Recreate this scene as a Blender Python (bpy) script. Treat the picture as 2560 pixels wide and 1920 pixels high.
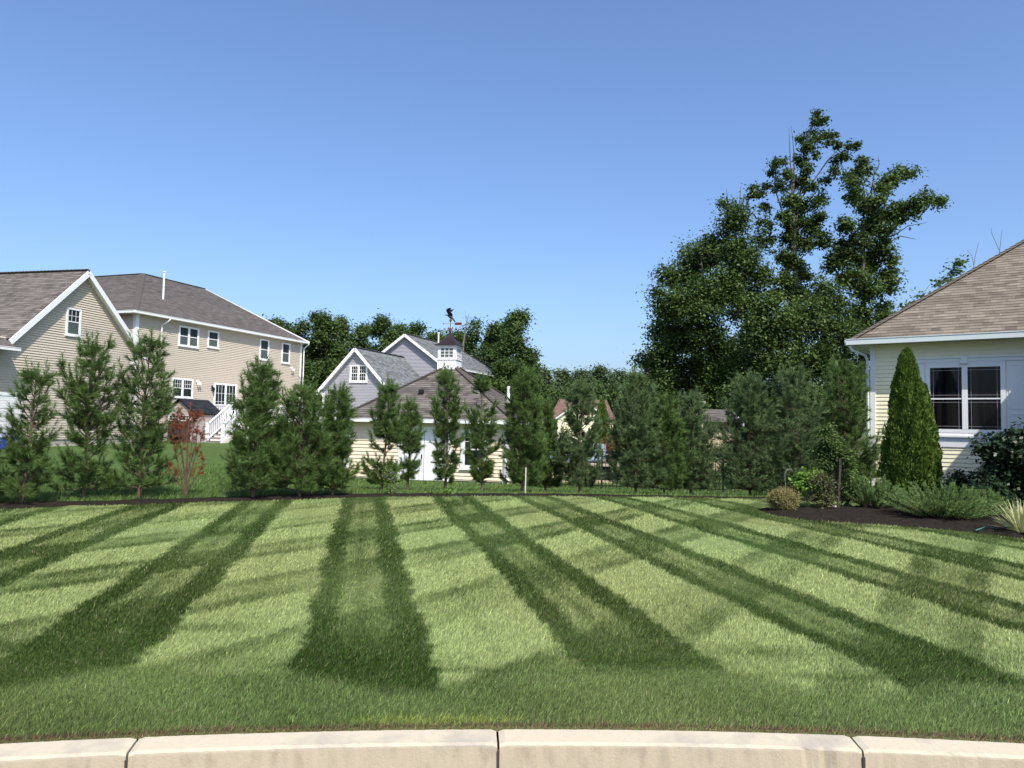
import bpy, math, random
import numpy as np
from mathutils import Matrix, Vector
for o in list(bpy.data.objects): bpy.data.objects.remove(o)
S = bpy.context.scene
# ------------------------------------------------------------------ camera, sky, sun, exposure
FPX, PITCH, ROLL, EYE = 1923.0, math.radians(3.1), math.radians(1.1), 1.5
cF = np.array([0, math.cos(PITCH), math.sin(PITCH)]); u0 = np.array([0, -math.sin(PITCH), math.cos(PITCH)]); r0 = np.array([1., 0, 0])
cR = r0*math.cos(ROLL)+u0*math.sin(ROLL); cU = u0*math.cos(ROLL)-r0*math.sin(ROLL); CAM = np.array([0, 0, EYE])
cd = bpy.data.cameras.new('camera'); cam = bpy.data.objects.new('camera', cd); S.collection.objects.link(cam)
cd.sensor_width = 36; cd.lens = FPX/2560*36; cd.clip_end = 3000; cd.clip_start = .05
cam.matrix_world = Matrix(((cR[0], cU[0], -cF[0], 0), (cR[1], cU[1], -cF[1], 0), (cR[2], cU[2], -cF[2], EYE), (0, 0, 0, 1)))
S.camera = cam
S.render.engine = 'CYCLES'
S.render.resolution_x, S.render.resolution_y = 1024, 768
SUN_AZ, SUN_EL = math.radians(158), math.radians(50)
W = bpy.data.worlds.new('World'); S.world = W; W.use_nodes = True
nt = W.node_tree; nt.nodes.clear()
sky = nt.nodes.new('ShaderNodeTexSky'); sky.sky_type = 'NISHITA'; sky.sun_disc = False
sky.sun_elevation = SUN_EL; sky.sun_rotation = SUN_AZ; sky.altitude = 0; sky.air_density = 1.0; sky.dust_density = 2.3; sky.ozone_density = 6.0
bg = nt.nodes.new('ShaderNodeBackground'); bg.inputs[1].default_value = 0.145
out = nt.nodes.new('ShaderNodeOutputWorld'); wb = nt.nodes.new('ShaderNodeMix'); wb.data_type = 'RGBA'; wb.blend_type = 'MULTIPLY'; wb.inputs[0].default_value = 1; wb.inputs[7].default_value = (1.11, 1.13, 1.21, 1)   # camera white balance of the sky
nt.links.new(sky.outputs[0], wb.inputs[6]); nt.links.new(wb.outputs[2], bg.inputs[0]); nt.links.new(bg.outputs[0], out.inputs[0])
sl = bpy.data.lights.new('sun', 'SUN'); sl.energy = 4.6; sl.angle = math.radians(.53); sl.color = (1, .95, .87)
so = bpy.data.objects.new('sun', sl); S.collection.objects.link(so)
sd = Vector((math.sin(SUN_AZ)*math.cos(SUN_EL), math.cos(SUN_AZ)*math.cos(SUN_EL), math.sin(SUN_EL)))
so.rotation_euler = sd.to_track_quat('Z', 'Y').to_euler()
S.view_settings.view_transform = 'Standard'; S.view_settings.look = 'None'; S.view_settings.exposure = 0.3; S.view_settings.gamma = 1

# ------------------------------------------------------------------ helpers
def ray(x, y): return cF*FPX+cR*(x-1280)-cU*(y-960)
def at(x, y, Y): d = ray(x, y); return CAM+d*(Y/d[1])
def gnd(x, y, z=0.): d = ray(x, y); return CAM+d*((z-EYE)/d[2])
def sm(t): t = np.clip(t, 0, 1); return t*t*(3-2*t)
KX, KR = 0.9, 17.0; KY = 3.895-KR
def kerb_y(x, r=KR): return KY+np.sqrt(np.maximum(r*r-np.clip(np.asarray(x, float)-KX, -14, 14)**2, 1))
def terrain(x, y):
    x = np.asarray(x, float); y = np.asarray(y, float)
    c = -.5*sm((y-15.5)/9.5)*sm((x+11)/4)*(1-sm((x-7)/3.5))
    l = .28*sm((y-15)/23)*(1-sm((x+13)/5))
    return c+l
def tag(o, label=None, cat=None, group=None, kind=None):
    if label: o['label'] = label
    if cat: o['category'] = cat
    if group: o['group'] = group
    if kind: o['kind'] = kind
    return o
def empty(name, loc, rz=0., label=None, cat=None, group=None):
    o = bpy.data.objects.new(name, None); S.collection.objects.link(o); o.location = loc; o.rotation_euler = (0, 0, rz); o.empty_display_size = .2
    return tag(o, label, cat, group)
class H:                                                  # a place to hang parts: parent object + optional local matrix
    def __init__(s, o, xf=None): s.o = o; s.xf = xf
def link(name, me, parent):
    o = bpy.data.objects.new(name, me); S.collection.objects.link(o)
    if isinstance(parent, H):
        o.parent = parent.o
        if parent.xf is not None: o.matrix_local = parent.xf
    elif parent is not None: o.parent = parent
    return o
class MB:
    def __init__(s): s.v = []; s.f = []; s.uv = []
    def add(s, pts, uv=None):
        n = len(s.v); s.v += [tuple(map(float, p)) for p in pts]; s.f.append(tuple(range(n, n+len(pts))))
        s.uv += list(uv) if uv else [(0, 0)]*len(pts)
        return s
    def hexa(s, p):                                       # 8 corners: bottom 0-3 ccw, top 4-7
        for q in ((3, 2, 1, 0), (4, 5, 6, 7), (0, 1, 5, 4), (1, 2, 6, 5), (2, 3, 7, 6), (3, 0, 4, 7)): s.add([p[i] for i in q])
        return s
    def box(s, a, b):
        x0, y0, z0 = a; x1, y1, z1 = b
        return s.hexa([(x0, y0, z0), (x1, y0, z0), (x1, y1, z0), (x0, y1, z0), (x0, y0, z1), (x1, y0, z1), (x1, y1, z1), (x0, y1, z1)])
    def beam(s, p, q, w, h, up=(0, 0, 1)):
        p = np.array(p, float); q = np.array(q, float); d = q-p; d /= np.linalg.norm(d)
        r = np.cross(d, up); r /= np.linalg.norm(r); t = np.cross(r, d)
        r = r*w/2; t = t*h/2
        return s.hexa([p-r-t, p+r-t, q+r-t, q-r-t, p-r+t, p+r+t, q+r+t, q-r+t])
    def tube(s, pts, rad, n=6):
        pts = [np.array(p, float) for p in pts]; rings = []
        if not hasattr(rad, '__len__'): rad = [rad]*len(pts)
        ref = np.array([.31, .57, .76])
        for i, p in enumerate(pts):
            d = pts[min(i+1, len(pts)-1)]-pts[max(i-1, 0)]; d /= (np.linalg.norm(d)+1e-9)
            a = np.cross(d, ref); a /= (np.linalg.norm(a)+1e-9); b = np.cross(d, a)
            base = len(s.v)
            for k in range(n):
                t = 2*math.pi*k/n; s.v.append(tuple(p+(a*math.cos(t)+b*math.sin(t))*rad[i]))
            rings.append(base)
        for i in range(len(rings)-1):
            for k in range(n):
                k2 = (k+1) % n; s.f.append((rings[i]+k, rings[i]+k2, rings[i+1]+k2, rings[i+1]+k)); s.uv += [(0, 0)]*4
        s.f.append(tuple(rings[0]+k for k in range(n))[::-1]); s.f.append(tuple(rings[-1]+k for k in range(n))); s.uv += [(0, 0)]*(2*n)
        return s
    def lathe(s, c, prof, n=16):
        c = np.array(c, float); base = len(s.v)
        for r, z in prof:
            for k in range(n):
                t = 2*math.pi*k/n; s.v.append((c[0]+r*math.cos(t), c[1]+r*math.sin(t), c[2]+z))
        for i in range(len(prof)-1):
            for k in range(n):
                k2 = (k+1) % n; s.f.append((base+i*n+k, base+i*n+k2, base+(i+1)*n+k2, base+(i+1)*n+k)); s.uv += [(0, 0)]*4
        return s
    def build(s, name, mat, parent=None, smooth=False, bevel=0):
        me = bpy.data.meshes.new(name); me.from_pydata(s.v, [], s.f)
        uv = me.uv_layers.new(name='UVMap'); uv.data.foreach_set('uv', np.array(s.uv, 'f').ravel())
        if smooth: me.polygons.foreach_set('use_smooth', [True]*len(me.polygons))
        me.materials.append(mat); me.update()
        o = link(name, me, parent)
        if bevel:
            m = o.modifiers.new('b', 'BEVEL'); m.width = bevel; m.segments = 2; m.limit_method = 'ANGLE'
        return o
def npmesh(name, V, k, mat, parent=None, tint=None, col=None):
    V = np.asarray(V, 'f').reshape(-1, 3); n = len(V)//k
    me = bpy.data.meshes.new(name); me.vertices.add(n*k); me.vertices.foreach_set('co', V[:n*k].ravel())
    me.loops.add(n*k); me.loops.foreach_set('vertex_index', np.arange(n*k, dtype='i'))
    me.polygons.add(n); me.polygons.foreach_set('loop_start', np.arange(0, n*k, k, dtype='i'))
    if tint is not None:
        a = me.attributes.new('tint', 'FLOAT', 'POINT'); a.data.foreach_set('value', np.repeat(np.asarray(tint, 'f'), k))
    if col is not None:
        a = me.attributes.new('col', 'FLOAT_COLOR', 'POINT'); c = np.ones((n, 4), 'f'); c[:, :3] = col; a.data.foreach_set('color', np.repeat(c, k, axis=0).ravel())
    me.update(calc_edges=True); me.materials.append(mat)
    return link(name, me, parent)

# ------------------------------------------------------------------ materials
def newmat(name):
    m = bpy.data.materials.new(name); m.use_nodes = True; nt = m.node_tree; b = nt.nodes['Principled BSDF']; return m, nt, b
def N(nt, t, **kw):
    n = nt.nodes.new(t)
    for k, v in kw.items():
        if hasattr(n, k): setattr(n, k, v)
        else: n.inputs[k].default_value = v
    return n
def plain(name, col, rough=.6, var=.12, scale=6., bump=0., metal=0., dirt=None, spec=.4):
    m, nt, b = newmat(name); tc = N(nt, 'ShaderNodeTexCoord'); no = N(nt, 'ShaderNodeTexNoise', Scale=scale, Detail=6.)
    nt.links.new(tc.outputs['Object'], no.inputs['Vector'])
    mx = N(nt, 'ShaderNodeMix', data_type='RGBA'); c = np.array(col)
    mx.inputs[6].default_value = (*np.clip(c*(1-var), 0, 1), 1); mx.inputs[7].default_value = (*np.clip(c*(1+var), 0, 1), 1)
    nt.links.new(no.outputs[0], mx.inputs[0]); last = mx.outputs[2]
    if dirt:
        n2 = N(nt, 'ShaderNodeTexNoise', Scale=dirt[1], Detail=8., Roughness=.7); nt.links.new(tc.outputs['Object'], n2.inputs['Vector'])
        rp = N(nt, 'ShaderNodeMapRange'); rp.inputs[1].default_value = dirt[2]; rp.inputs[2].default_value = dirt[2]+.14; nt.links.new(n2.outputs[0], rp.inputs[0])
        m2 = N(nt, 'ShaderNodeMix', data_type='RGBA'); m2.inputs[7].default_value = (*dirt[0], 1)
        nt.links.new(rp.outputs[0], m2.inputs[0]); nt.links.new(last, m2.inputs[6]); last = m2.outputs[2]
    nt.links.new(last, b.inputs['Base Color']); b.inputs['Roughness'].default_value = rough; b.inputs['Metallic'].default_value = metal
    b.inputs['Specular IOR Level'].default_value = spec
    if bump:
        bp = N(nt, 'ShaderNodeBump', Strength=.6, Distance=bump); n3 = N(nt, 'ShaderNodeTexNoise', Scale=scale*12, Detail=8.)
        nt.links.new(tc.outputs['Object'], n3.inputs['Vector']); nt.links.new(n3.outputs[0], bp.inputs['Height']); nt.links.new(bp.outputs[0], b.inputs['Normal'])
    return m
def siding_mat(name, col):                               # vinyl boards: slight tone drift per board and faint streaks
    m, nt, b = newmat(name); uv = N(nt, 'ShaderNodeUVMap'); mp = N(nt, 'ShaderNodeMapping'); mp.inputs['Scale'].default_value = (.35, 9.8, 1)
    nt.links.new(uv.outputs[0], mp.inputs[0]); no = N(nt, 'ShaderNodeTexNoise', Scale=1., Detail=5.); nt.links.new(mp.outputs[0], no.inputs['Vector'])
    mx = N(nt, 'ShaderNodeMix', data_type='RGBA'); c = np.array(col)
    mx.inputs[6].default_value = (*(c*.86), 1); mx.inputs[7].default_value = (*np.clip(c*1.1, 0, 1), 1); nt.links.new(no.outputs[0], mx.inputs[0])
    nt.links.new(mx.outputs[2], b.inputs['Base Color']); b.inputs['Roughness'].default_value = .55; b.inputs['Specular IOR Level'].default_value = .3
    return m
def shingle_mat(name, c1, c2, e=.14, w=.26):
    m, nt, b = newmat(name); uv = N(nt, 'ShaderNodeUVMap')
    def brick(wid, off, bias):
        br = N(nt, 'ShaderNodeTexBrick'); br.inputs['Scale'].default_value = 1; br.inputs['Brick Width'].default_value = wid; br.inputs['Row Height'].default_value = e
        br.inputs['Mortar Size'].default_value = 0; br.inputs['Bias'].default_value = bias; br.offset = off; br.offset_frequency = 2
        br.inputs['Color1'].default_value = (0, 0, 0, 1); br.inputs['Color2'].default_value = (1, 1, 1, 1)
        nt.links.new(uv.outputs[0], br.inputs[0]); return br
    b1 = brick(w, .43, 0.); b2 = brick(w*1.25, .27, 0.)
    ad = N(nt, 'ShaderNodeMath', operation='ADD'); nt.links.new(b1.outputs[0], ad.inputs[0]); nt.links.new(b2.outputs[0], ad.inputs[1])
    no = N(nt, 'ShaderNodeTexNoise', Scale=90., Detail=4.); nt.links.new(uv.outputs[0], no.inputs['Vector'])
    nl = N(nt, 'ShaderNodeTexNoise', Scale=.6, Detail=3.); nt.links.new(uv.outputs[0], nl.inputs['Vector'])
    a2 = N(nt, 'ShaderNodeMath', operation='MULTIPLY_ADD'); nt.links.new(no.outputs[0], a2.inputs[0]); a2.inputs[1].default_value = .9; nt.links.new(ad.outputs[0], a2.inputs[2])
    a3 = N(nt, 'ShaderNodeMath', operation='MULTIPLY_ADD'); nt.links.new(nl.outputs[0], a3.inputs[0]); a3.inputs[1].default_value = .6; nt.links.new(a2.outputs[0], a3.inputs[2])
    rg = N(nt, 'ShaderNodeMapRange'); rg.inputs[1].default_value = .75; rg.inputs[2].default_value = 2.6; nt.links.new(a3.outputs[0], rg.inputs[0])
    mx = N(nt, 'ShaderNodeMix', data_type='RGBA'); mx.inputs[6].default_value = (*c1, 1); mx.inputs[7].default_value = (*c2, 1); nt.links.new(rg.outputs[0], mx.inputs[0])
    nt.links.new(mx.outputs[2], b.inputs['Base Color']); b.inputs['Roughness'].default_value = .95; b.inputs['Specular IOR Level'].default_value = .15
    bp = N(nt, 'ShaderNodeBump', Strength=.7, Distance=.008); nt.links.new(a2.outputs[0], bp.inputs['Height']); nt.links.new(bp.outputs[0], b.inputs['Normal'])
    return m
def leaf_mat(name, dark, light, rough=.5, trans=.25, spec=.18):
    m, nt, b = newmat(name); at_ = N(nt, 'ShaderNodeAttribute', attribute_name='tint')
    mx = N(nt, 'ShaderNodeMix', data_type='RGBA'); mx.inputs[6].default_value = (*dark, 1); mx.inputs[7].default_value = (*light, 1); nt.links.new(at_.outputs['Fac'], mx.inputs[0])
    nt.links.new(mx.outputs[2], b.inputs['Base Color']); b.inputs['Roughness'].default_value = rough; b.inputs['Specular IOR Level'].default_value = spec
    if trans:
        tr = N(nt, 'ShaderNodeBsdfTranslucent'); ms = N(nt, 'ShaderNodeMixShader'); ms.inputs[0].default_value = trans
        nt.links.new(mx.outputs[2], tr.inputs[0]); nt.links.new(b.outputs[0], ms.inputs[1]); nt.links.new(tr.outputs[0], ms.inputs[2])
        nt.links.new(ms.outputs[0], nt.nodes['Material Output'].inputs[0])
    return m
def col_mat(name, noise=True, trans=0.):
    m, nt, b = newmat(name); at_ = N(nt, 'ShaderNodeAttribute', attribute_name='col'); last = at_.outputs['Color']
    if noise:
        tc = N(nt, 'ShaderNodeTexCoord'); sc = None
        for s_, lo, hi in ((55., .45, 1.5), (9., .8, 1.2), (.9, .88, 1.12)):
            no = N(nt, 'ShaderNodeTexNoise', Scale=s_, Detail=5.); nt.links.new(tc.outputs['Object'], no.inputs['Vector'])
            mr = N(nt, 'ShaderNodeMapRange'); mr.inputs[1].default_value = .3; mr.inputs[2].default_value = .7; mr.inputs[3].default_value = lo; mr.inputs[4].default_value = hi
            nt.links.new(no.outputs[0], mr.inputs[0]); vm = N(nt, 'ShaderNodeVectorMath', operation='SCALE'); nt.links.new(last, vm.inputs[0]); nt.links.new(mr.outputs[0], vm.inputs['Scale']); last = vm.outputs[0]
    nt.links.new(last, b.inputs['Base Color']); b.inputs['Roughness'].default_value = .6 if trans else .95; b.inputs['Specular IOR Level'].default_value = .3 if trans else .1
    if trans:
        tr = N(nt, 'ShaderNodeBsdfTranslucent'); ms = N(nt, 'ShaderNodeMixShader'); ms.inputs[0].default_value = trans
        nt.links.new(last, tr.inputs[0]); nt.links.new(b.outputs[0], ms.inputs[1]); nt.links.new(tr.outputs[0], ms.inputs[2]); nt.links.new(ms.outputs[0], nt.nodes['Material Output'].inputs[0])
    return m
def glass_mat(name, c1, c2):
    m, nt, b = newmat(name); uv = N(nt, 'ShaderNodeTexCoord'); mp = N(nt, 'ShaderNodeMapping'); mp.inputs['Scale'].default_value = (6, 6, .25)
    nt.links.new(uv.outputs['Object'], mp.inputs[0]); no = N(nt, 'ShaderNodeTexNoise', Scale=1., Detail=3.); nt.links.new(mp.outputs[0], no.inputs['Vector'])
    mr = N(nt, 'ShaderNodeMapRange'); mr.inputs[1].default_value = .42; mr.inputs[2].default_value = .62; nt.links.new(no.outputs[0], mr.inputs[0])
    mx = N(nt, 'ShaderNodeMix', data_type='RGBA'); mx.inputs[6].default_value = (*c1, 1); mx.inputs[7].default_value = (*c2, 1); nt.links.new(mr.outputs[0], mx.inputs[0])
    nt.links.new(mx.outputs[2], b.inputs['Base Color']); b.inputs['Roughness'].default_value = .05; b.inputs['Specular IOR Level'].default_value = .22
    return m
M = dict(
    beige=siding_mat('beige_siding', (.57, .49, .385)), tan=siding_mat('tan_siding', (.76, .63, .45)), cream=siding_mat('cream_siding', (.89, .83, .585)), lilac=siding_mat('lilac_siding', (.345, .335, .36)),
    shedside=siding_mat('shed_siding', (.40, .34, .31)),
    roofL=shingle_mat('brown_grey_shingles', (.085, .073, .065), (.19, .168, .150)), roofR=shingle_mat('tan_shingles', (.11, .09, .071), (.255, .216, .168)),
    roofP=shingle_mat('weathered_shingles', (.052, .045, .041), (.195, .17, .15)), roofG=shingle_mat('grey_shingles', (.075, .08, .085), (.23, .24, .24)),
    roofB=shingle_mat('red_brown_shingles', (.10, .062, .05), (.21, .125, .10)), roofK=shingle_mat('black_shingles', (.012, .013, .016), (.035, .038, .045)),
    stairtan=plain('stair_cream', (.72, .64, .55), .6, .04, 3.), white=plain('white_trim', (.80, .80, .79), .5, .03, 3.), greenwhite=plain('pale_gutter', (.62, .67, .64), .35, .03, 3.), found=plain('concrete_foundation', (.42, .38, .33), .9, .15, 4., .004),
    glassL=glass_mat('window_glass', (.012, .018, .016), (.03, .042, .038)), glassS=plain('window_screen', (.075, .095, .085), .35, .1, 3.), glassR=glass_mat('dark_glass', (.004, .004, .005), (.016, .015, .014)),
    grid=plain('grey_muntin', (.22, .21, .22), .5, .05), black=plain('black_metal', (.012, .012, .014), .35, .1), copper=plain('aged_copper', (.045, .03, .032), .5, .35, 3., 0, .6),
    redmetal=plain('red_copper', (.16, .03, .03), .45, .2, 20., 0, .3), bird=plain('dark_copper', (.025, .015, .02), .45, .3, 12., 0, .5),
    barkP=plain('pine_bark', (.12, .085, .06), .95, .4, 30., .004), bark=plain('grey_bark', (.11, .095, .08), .95, .35, 14., .01), deadwood=plain('dead_wood', (.10, .055, .04), .9, .3, 20.), twig=plain('bare_twig', (.16, .135, .12), .9, .2, 10.),
    pine=leaf_mat('pine_needles', (.036, .075, .018), (.20, .305, .085), .42, .38), pineb=leaf_mat('bluish_pine_needles', (.042, .08, .030), (.225, .315, .125), .42, .38),
    rust=leaf_mat('rust_needles', (.13, .03, .012), (.34, .12, .05), .7, .15),
    leafD=leaf_mat('dark_leaves', (.020, .042, .012), (.125, .190, .045), .42, .3), leafM=leaf_mat('green_leaves', (.025, .052, .014), (.14, .21, .055), .45, .3), leafF=leaf_mat('far_leaves', (.035, .06, .025), (.125, .175, .065), .6, .25),
    leafY=leaf_mat('oak_leaves', (.022, .046, .012), (.135, .200, .050), .42, .3),
    arb=leaf_mat('arborvitae_sprays', (.028, .058, .008), (.15, .235, .035), .6, .2), jun=leaf_mat('juniper_needles', (.045, .09, .02), (.26, .38, .12), .6, .15), rho=leaf_mat('rhododendron_leaves', (.010, .022, .009), (.04, .07, .028), .35, .1),
    bronze=leaf_mat('bronze_leaves', (.03, .045, .015), (.16, .16, .06), .6, .2), bright=leaf_mat('bright_leaves', (.06, .13, .015), (.22, .38, .06), .5, .3), gold=leaf_mat('gold_leaves', (.12, .11, .03), (.38, .33, .14), .6, .2), redleaf=leaf_mat('red_leaves', (.08, .05, .02), (.35, .15, .06), .6, .2), yucca=leaf_mat('variegated_blades', (.10, .17, .05), (.62, .60, .30), .5, .2),
    mulch=plain('dark_mulch', (.024, .019, .014), .95, .6, 14., .05, dirt=((.10, .075, .05), 26., .56), spec=.08), asphalt=plain('asphalt', (.06, .06, .06), .9, .2, 20., .004),
    kerb=plain('kerb_concrete', (.62, .53, .42), .9, .10, 5., .003, dirt=((.36, .31, .26), 3.2, .60)), joint=plain('kerb_joint', (.05, .042, .035), .95, .3, 20.),
    bluebin=plain('blue_plastic', (.012, .03, .42), .4, .05), dkbin=plain('dark_plastic', (.03, .026, .024), .5, .1), stone=plain('tan_stone', (.50, .40, .28), .9, .25, 6., .01), rock=plain('pale_rock', (.42, .34, .26), .9, .2, 8., .02),
    wood=plain('dark_post_wood', (.05, .038, .032), .9, .3, 12., .004), stake=plain('pale_stake', (.62, .60, .52), .6, .1), chair=plain('blue_grey_chair', (.28, .36, .44), .6, .08), teal=plain('teal_plastic', (.05, .2, .17), .6, .05), soil=plain('under_soil', (.05, .045, .03), 1., .3, 9.))
m, nt_, b_ = newmat('kerb_concrete_grimy'); tc = N(nt_, 'ShaderNodeTexCoord'); sp = N(nt_, 'ShaderNodeSeparateXYZ'); nt_.links.new(tc.outputs['Object'], sp.inputs[0])
n1 = N(nt_, 'ShaderNodeTexNoise', Scale=2.2, Detail=8., Roughness=.65); n2 = N(nt_, 'ShaderNodeTexNoise', Scale=28., Detail=8., Roughness=.8); n3 = N(nt_, 'ShaderNodeTexNoise', Scale=5., Detail=6.)
mp = N(nt_, 'ShaderNodeMapping'); mp.inputs['Scale'].default_value = (3.1, 3.1, 1.4); nt_.links.new(tc.outputs['Object'], mp.inputs[0]); nt_.links.new(mp.outputs[0], n3.inputs['Vector'])
for n_ in (n1, n2): nt_.links.new(tc.outputs['Object'], n_.inputs['Vector'])
def mixc(a, b, f):
    x = N(nt_, 'ShaderNodeMix', data_type='RGBA')
    for k_, v in ((6, a), (7, b)):
        if isinstance(v, tuple): x.inputs[k_].default_value = (*v, 1)
        else: nt_.links.new(v, x.inputs[k_])
    nt_.links.new(f, x.inputs[0]); return x.outputs[2]
def mr(v, a, b, c=0., d=1.):
    x = N(nt_, 'ShaderNodeMapRange'); x.inputs[1].default_value = a; x.inputs[2].default_value = b; x.inputs[3].default_value = c; x.inputs[4].default_value = d; nt_.links.new(v, x.inputs[0]); return x.outputs[0]
top_ = mixc(mixc((.57, .50, .36), (.42, .37, .27), n2.outputs[0]), (.32, .28, .24), mr(n1.outputs[0], .50, .66, 0, .65))
fc = mixc(mixc((.47, .39, .275), (.36, .30, .21), n2.outputs[0]), mixc((.55, .46, .28), (.24, .205, .165), n3.outputs[0]), mr(n3.outputs[0], .42, .68))
ad = N(nt_, 'ShaderNodeMath', operation='MULTIPLY_ADD'); nt_.links.new(n2.outputs[0], ad.inputs[0]); ad.inputs[1].default_value = .022; nt_.links.new(sp.outputs[2], ad.inputs[2])
nt_.links.new(mixc(top_, fc, mr(ad.outputs[0], .004, -.010)), b_.inputs['Base Color']); b_.inputs['Roughness'].default_value = .92; b_.inputs['Specular IOR Level'].default_value = .2
bp = N(nt_, 'ShaderNodeBump', Strength=.5, Distance=.004); n4 = N(nt_, 'ShaderNodeTexNoise', Scale=90., Detail=8.); nt_.links.new(tc.outputs['Object'], n4.inputs['Vector']); nt_.links.new(n4.outputs[0], bp.inputs['Height']); nt_.links.new(bp.outputs[0], b_.inputs['Normal']); M['kerb'] = m
M['blade'] = col_mat('grass_blades', False, .3); M['lawn'] = col_mat('lawn_ground', True)

# ------------------------------------------------------------------ plane tools
def plane(o, A, Sd):
    A = np.array(A, float); A /= np.linalg.norm(A); Sd = np.array(Sd, float); Sd /= np.linalg.norm(Sd); return np.array(o, float), A, Sd, np.cross(A, Sd)
def pt(pl, a, s, o_=0.): return pl[0]+pl[1]*a+pl[2]*s+pl[3]*o_
def pbox(mb, pl, a0, a1, s0, s1, o0, o1):
    return mb.hexa([pt(pl, a0, s0, o1), pt(pl, a1, s0, o1), pt(pl, a1, s0, o0), pt(pl, a0, s0, o0), pt(pl, a0, s1, o1), pt(pl, a1, s1, o1), pt(pl, a1, s1, o0), pt(pl, a0, s1, o0)])
def clip(poly, z, above):
    out = []
    for i, p in enumerate(poly):
        q = poly[(i+1) % len(poly)]; ip = (p[1] >= z-1e-9) if above else (p[1] <= z+1e-9); iq = (q[1] >= z-1e-9) if above else (q[1] <= z+1e-9)
        if ip: out.append(p)
        if ip != iq and abs(q[1]-p[1]) > 1e-9:
            t = (z-p[1])/(q[1]-p[1]); out.append((p[0]+(q[0]-p[0])*t, z))
    return out
def lap(mb, pl, poly, e, proud, base=0., z0=0.):          # overlapping boards or shingle courses over a convex polygon
    zs = [p[1] for p in poly]
    for k in range(int(math.floor((min(zs)-z0)/e)), int(math.ceil((max(zs)-z0)/e))):
        a = z0+k*e; c = clip(clip(poly, a, True), a+e, False)
        if len(c) < 3: continue
        mb.add([pt(pl, x, z, base+proud*(1-(z-a)/e)) for x, z in c], [(x, z) for x, z in c])
        lo = [x for x, z in c if abs(z-a) < 1e-6]
        if len(lo) >= 2:
            x0, x1 = min(lo), max(lo); mb.add([pt(pl, x0, a, base), pt(pl, x1, a, base), pt(pl, x1, a, base+proud), pt(pl, x0, a, base+proud)], [(x0, a-.01), (x1, a-.01), (x1, a), (x0, a)])
def roof_plane(mb, pts, A, e=.14, proud=.012):
    pts = [np.array(p, float) for p in pts]; A = np.array(A, float); A /= np.linalg.norm(A)
    far = max(pts, key=lambda p: p[2]); n = np.cross(A, far-pts[0]); n /= np.linalg.norm(n)
    if n[2] < 0: A = -A; n = -n
    Sd = np.cross(n, A); pl = (pts[0], A, Sd, n)
    lap(mb, pl, [((p-pts[0]) @ A, (p-pts[0]) @ Sd) for p in pts], e, proud)
    mb.add([p-n*.05 for p in pts][::-1])
def ridge_cap(mb, p, q, w=.15):
    p = np.array(p, float); q = np.array(q, float); n = max(2, int(np.linalg.norm(q-p)/.2)); d = (q-p)/n
    for i in range(n):
        a = p+d*i; b = p+d*(i+1.02); mb.beam(a+np.array([0, 0, .035]), b+np.array([0, 0, .02]), w*1.6, .025)
def window(h, pl, a0, a1, z0, z1, n=1, trim=.08, grid=None, sash=True, gl='glassL', lower=None, name='window', m='white', sill=True, gm='white'):
    pl = (pl[0]+pl[3]*.022, pl[1], pl[2], pl[3])
    f = MB(); pbox(f, pl, a0, a0+trim, z0, z1, .0, .05); pbox(f, pl, a1-trim, a1, z0, z1, .0, .05)
    pbox(f, pl, a0+trim, a1-trim, z1-trim, z1, .0, .052); pbox(f, pl, a0+trim, a1-trim, z0, z0+trim, .0, .052)
    if sill: pbox(f, pl, a0-.03, a1+.03, z0-.045, z0-.002, 0, .075)
    A0, A1, Z0, Z1 = a0+trim, a1-trim, z0+trim, z1-trim; mw = .09
    w = (A1-A0-mw*(n-1))/n; p = MB(); q = MB(); g = MB(); zm = (Z0+Z1)/2
    for i in range(n):
        x0 = A0+i*(w+mw); x1 = x0+w
        if i: pbox(f, pl, x0-mw, x0, Z0, Z1, .0, .048)
        s = .035
        pbox(f, pl, x0, x0+s, Z0, Z1, .0, .036); pbox(f, pl, x1-s, x1, Z0, Z1, .0, .036)
        if sash: pbox(f, pl, x0+s, x1-s, zm-.022, zm+.022, .0, .04)
        p.add([pt(pl, x0, zm if lower else Z0, .022), pt(pl, x1, zm if lower else Z0, .022), pt(pl, x1, Z1, .022), pt(pl, x0, Z1, .022)])
        if lower: q.add([pt(pl, x0, Z0, .02), pt(pl, x1, Z0, .02), pt(pl, x1, zm, .02), pt(pl, x0, zm, .02)])
        if grid:
            c, r, full = grid; zb = Z0 if full else zm
            for k in range(1, c): xx = x0+w*k/c; pbox(g, pl, xx-.009, xx+.009, zb, Z1, .022, .029)
            for k in range(1, r): yy = zb+(Z1-zb)*k/r; pbox(g, pl, x0+s, x1-s, yy-.009, yy+.009, .022, .030)
    o = f.build(name, M[m], h); p.build('pane', M[gl], o)
    if lower: q.build('pane', M[lower], o)
    if grid: g.build('muntin', M[gm], o)
    return o
def frame_of(px, py, Y, z, phi): p = at(px, py, Y); return (p[0], p[1], z), math.radians(90-phi)

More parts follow.
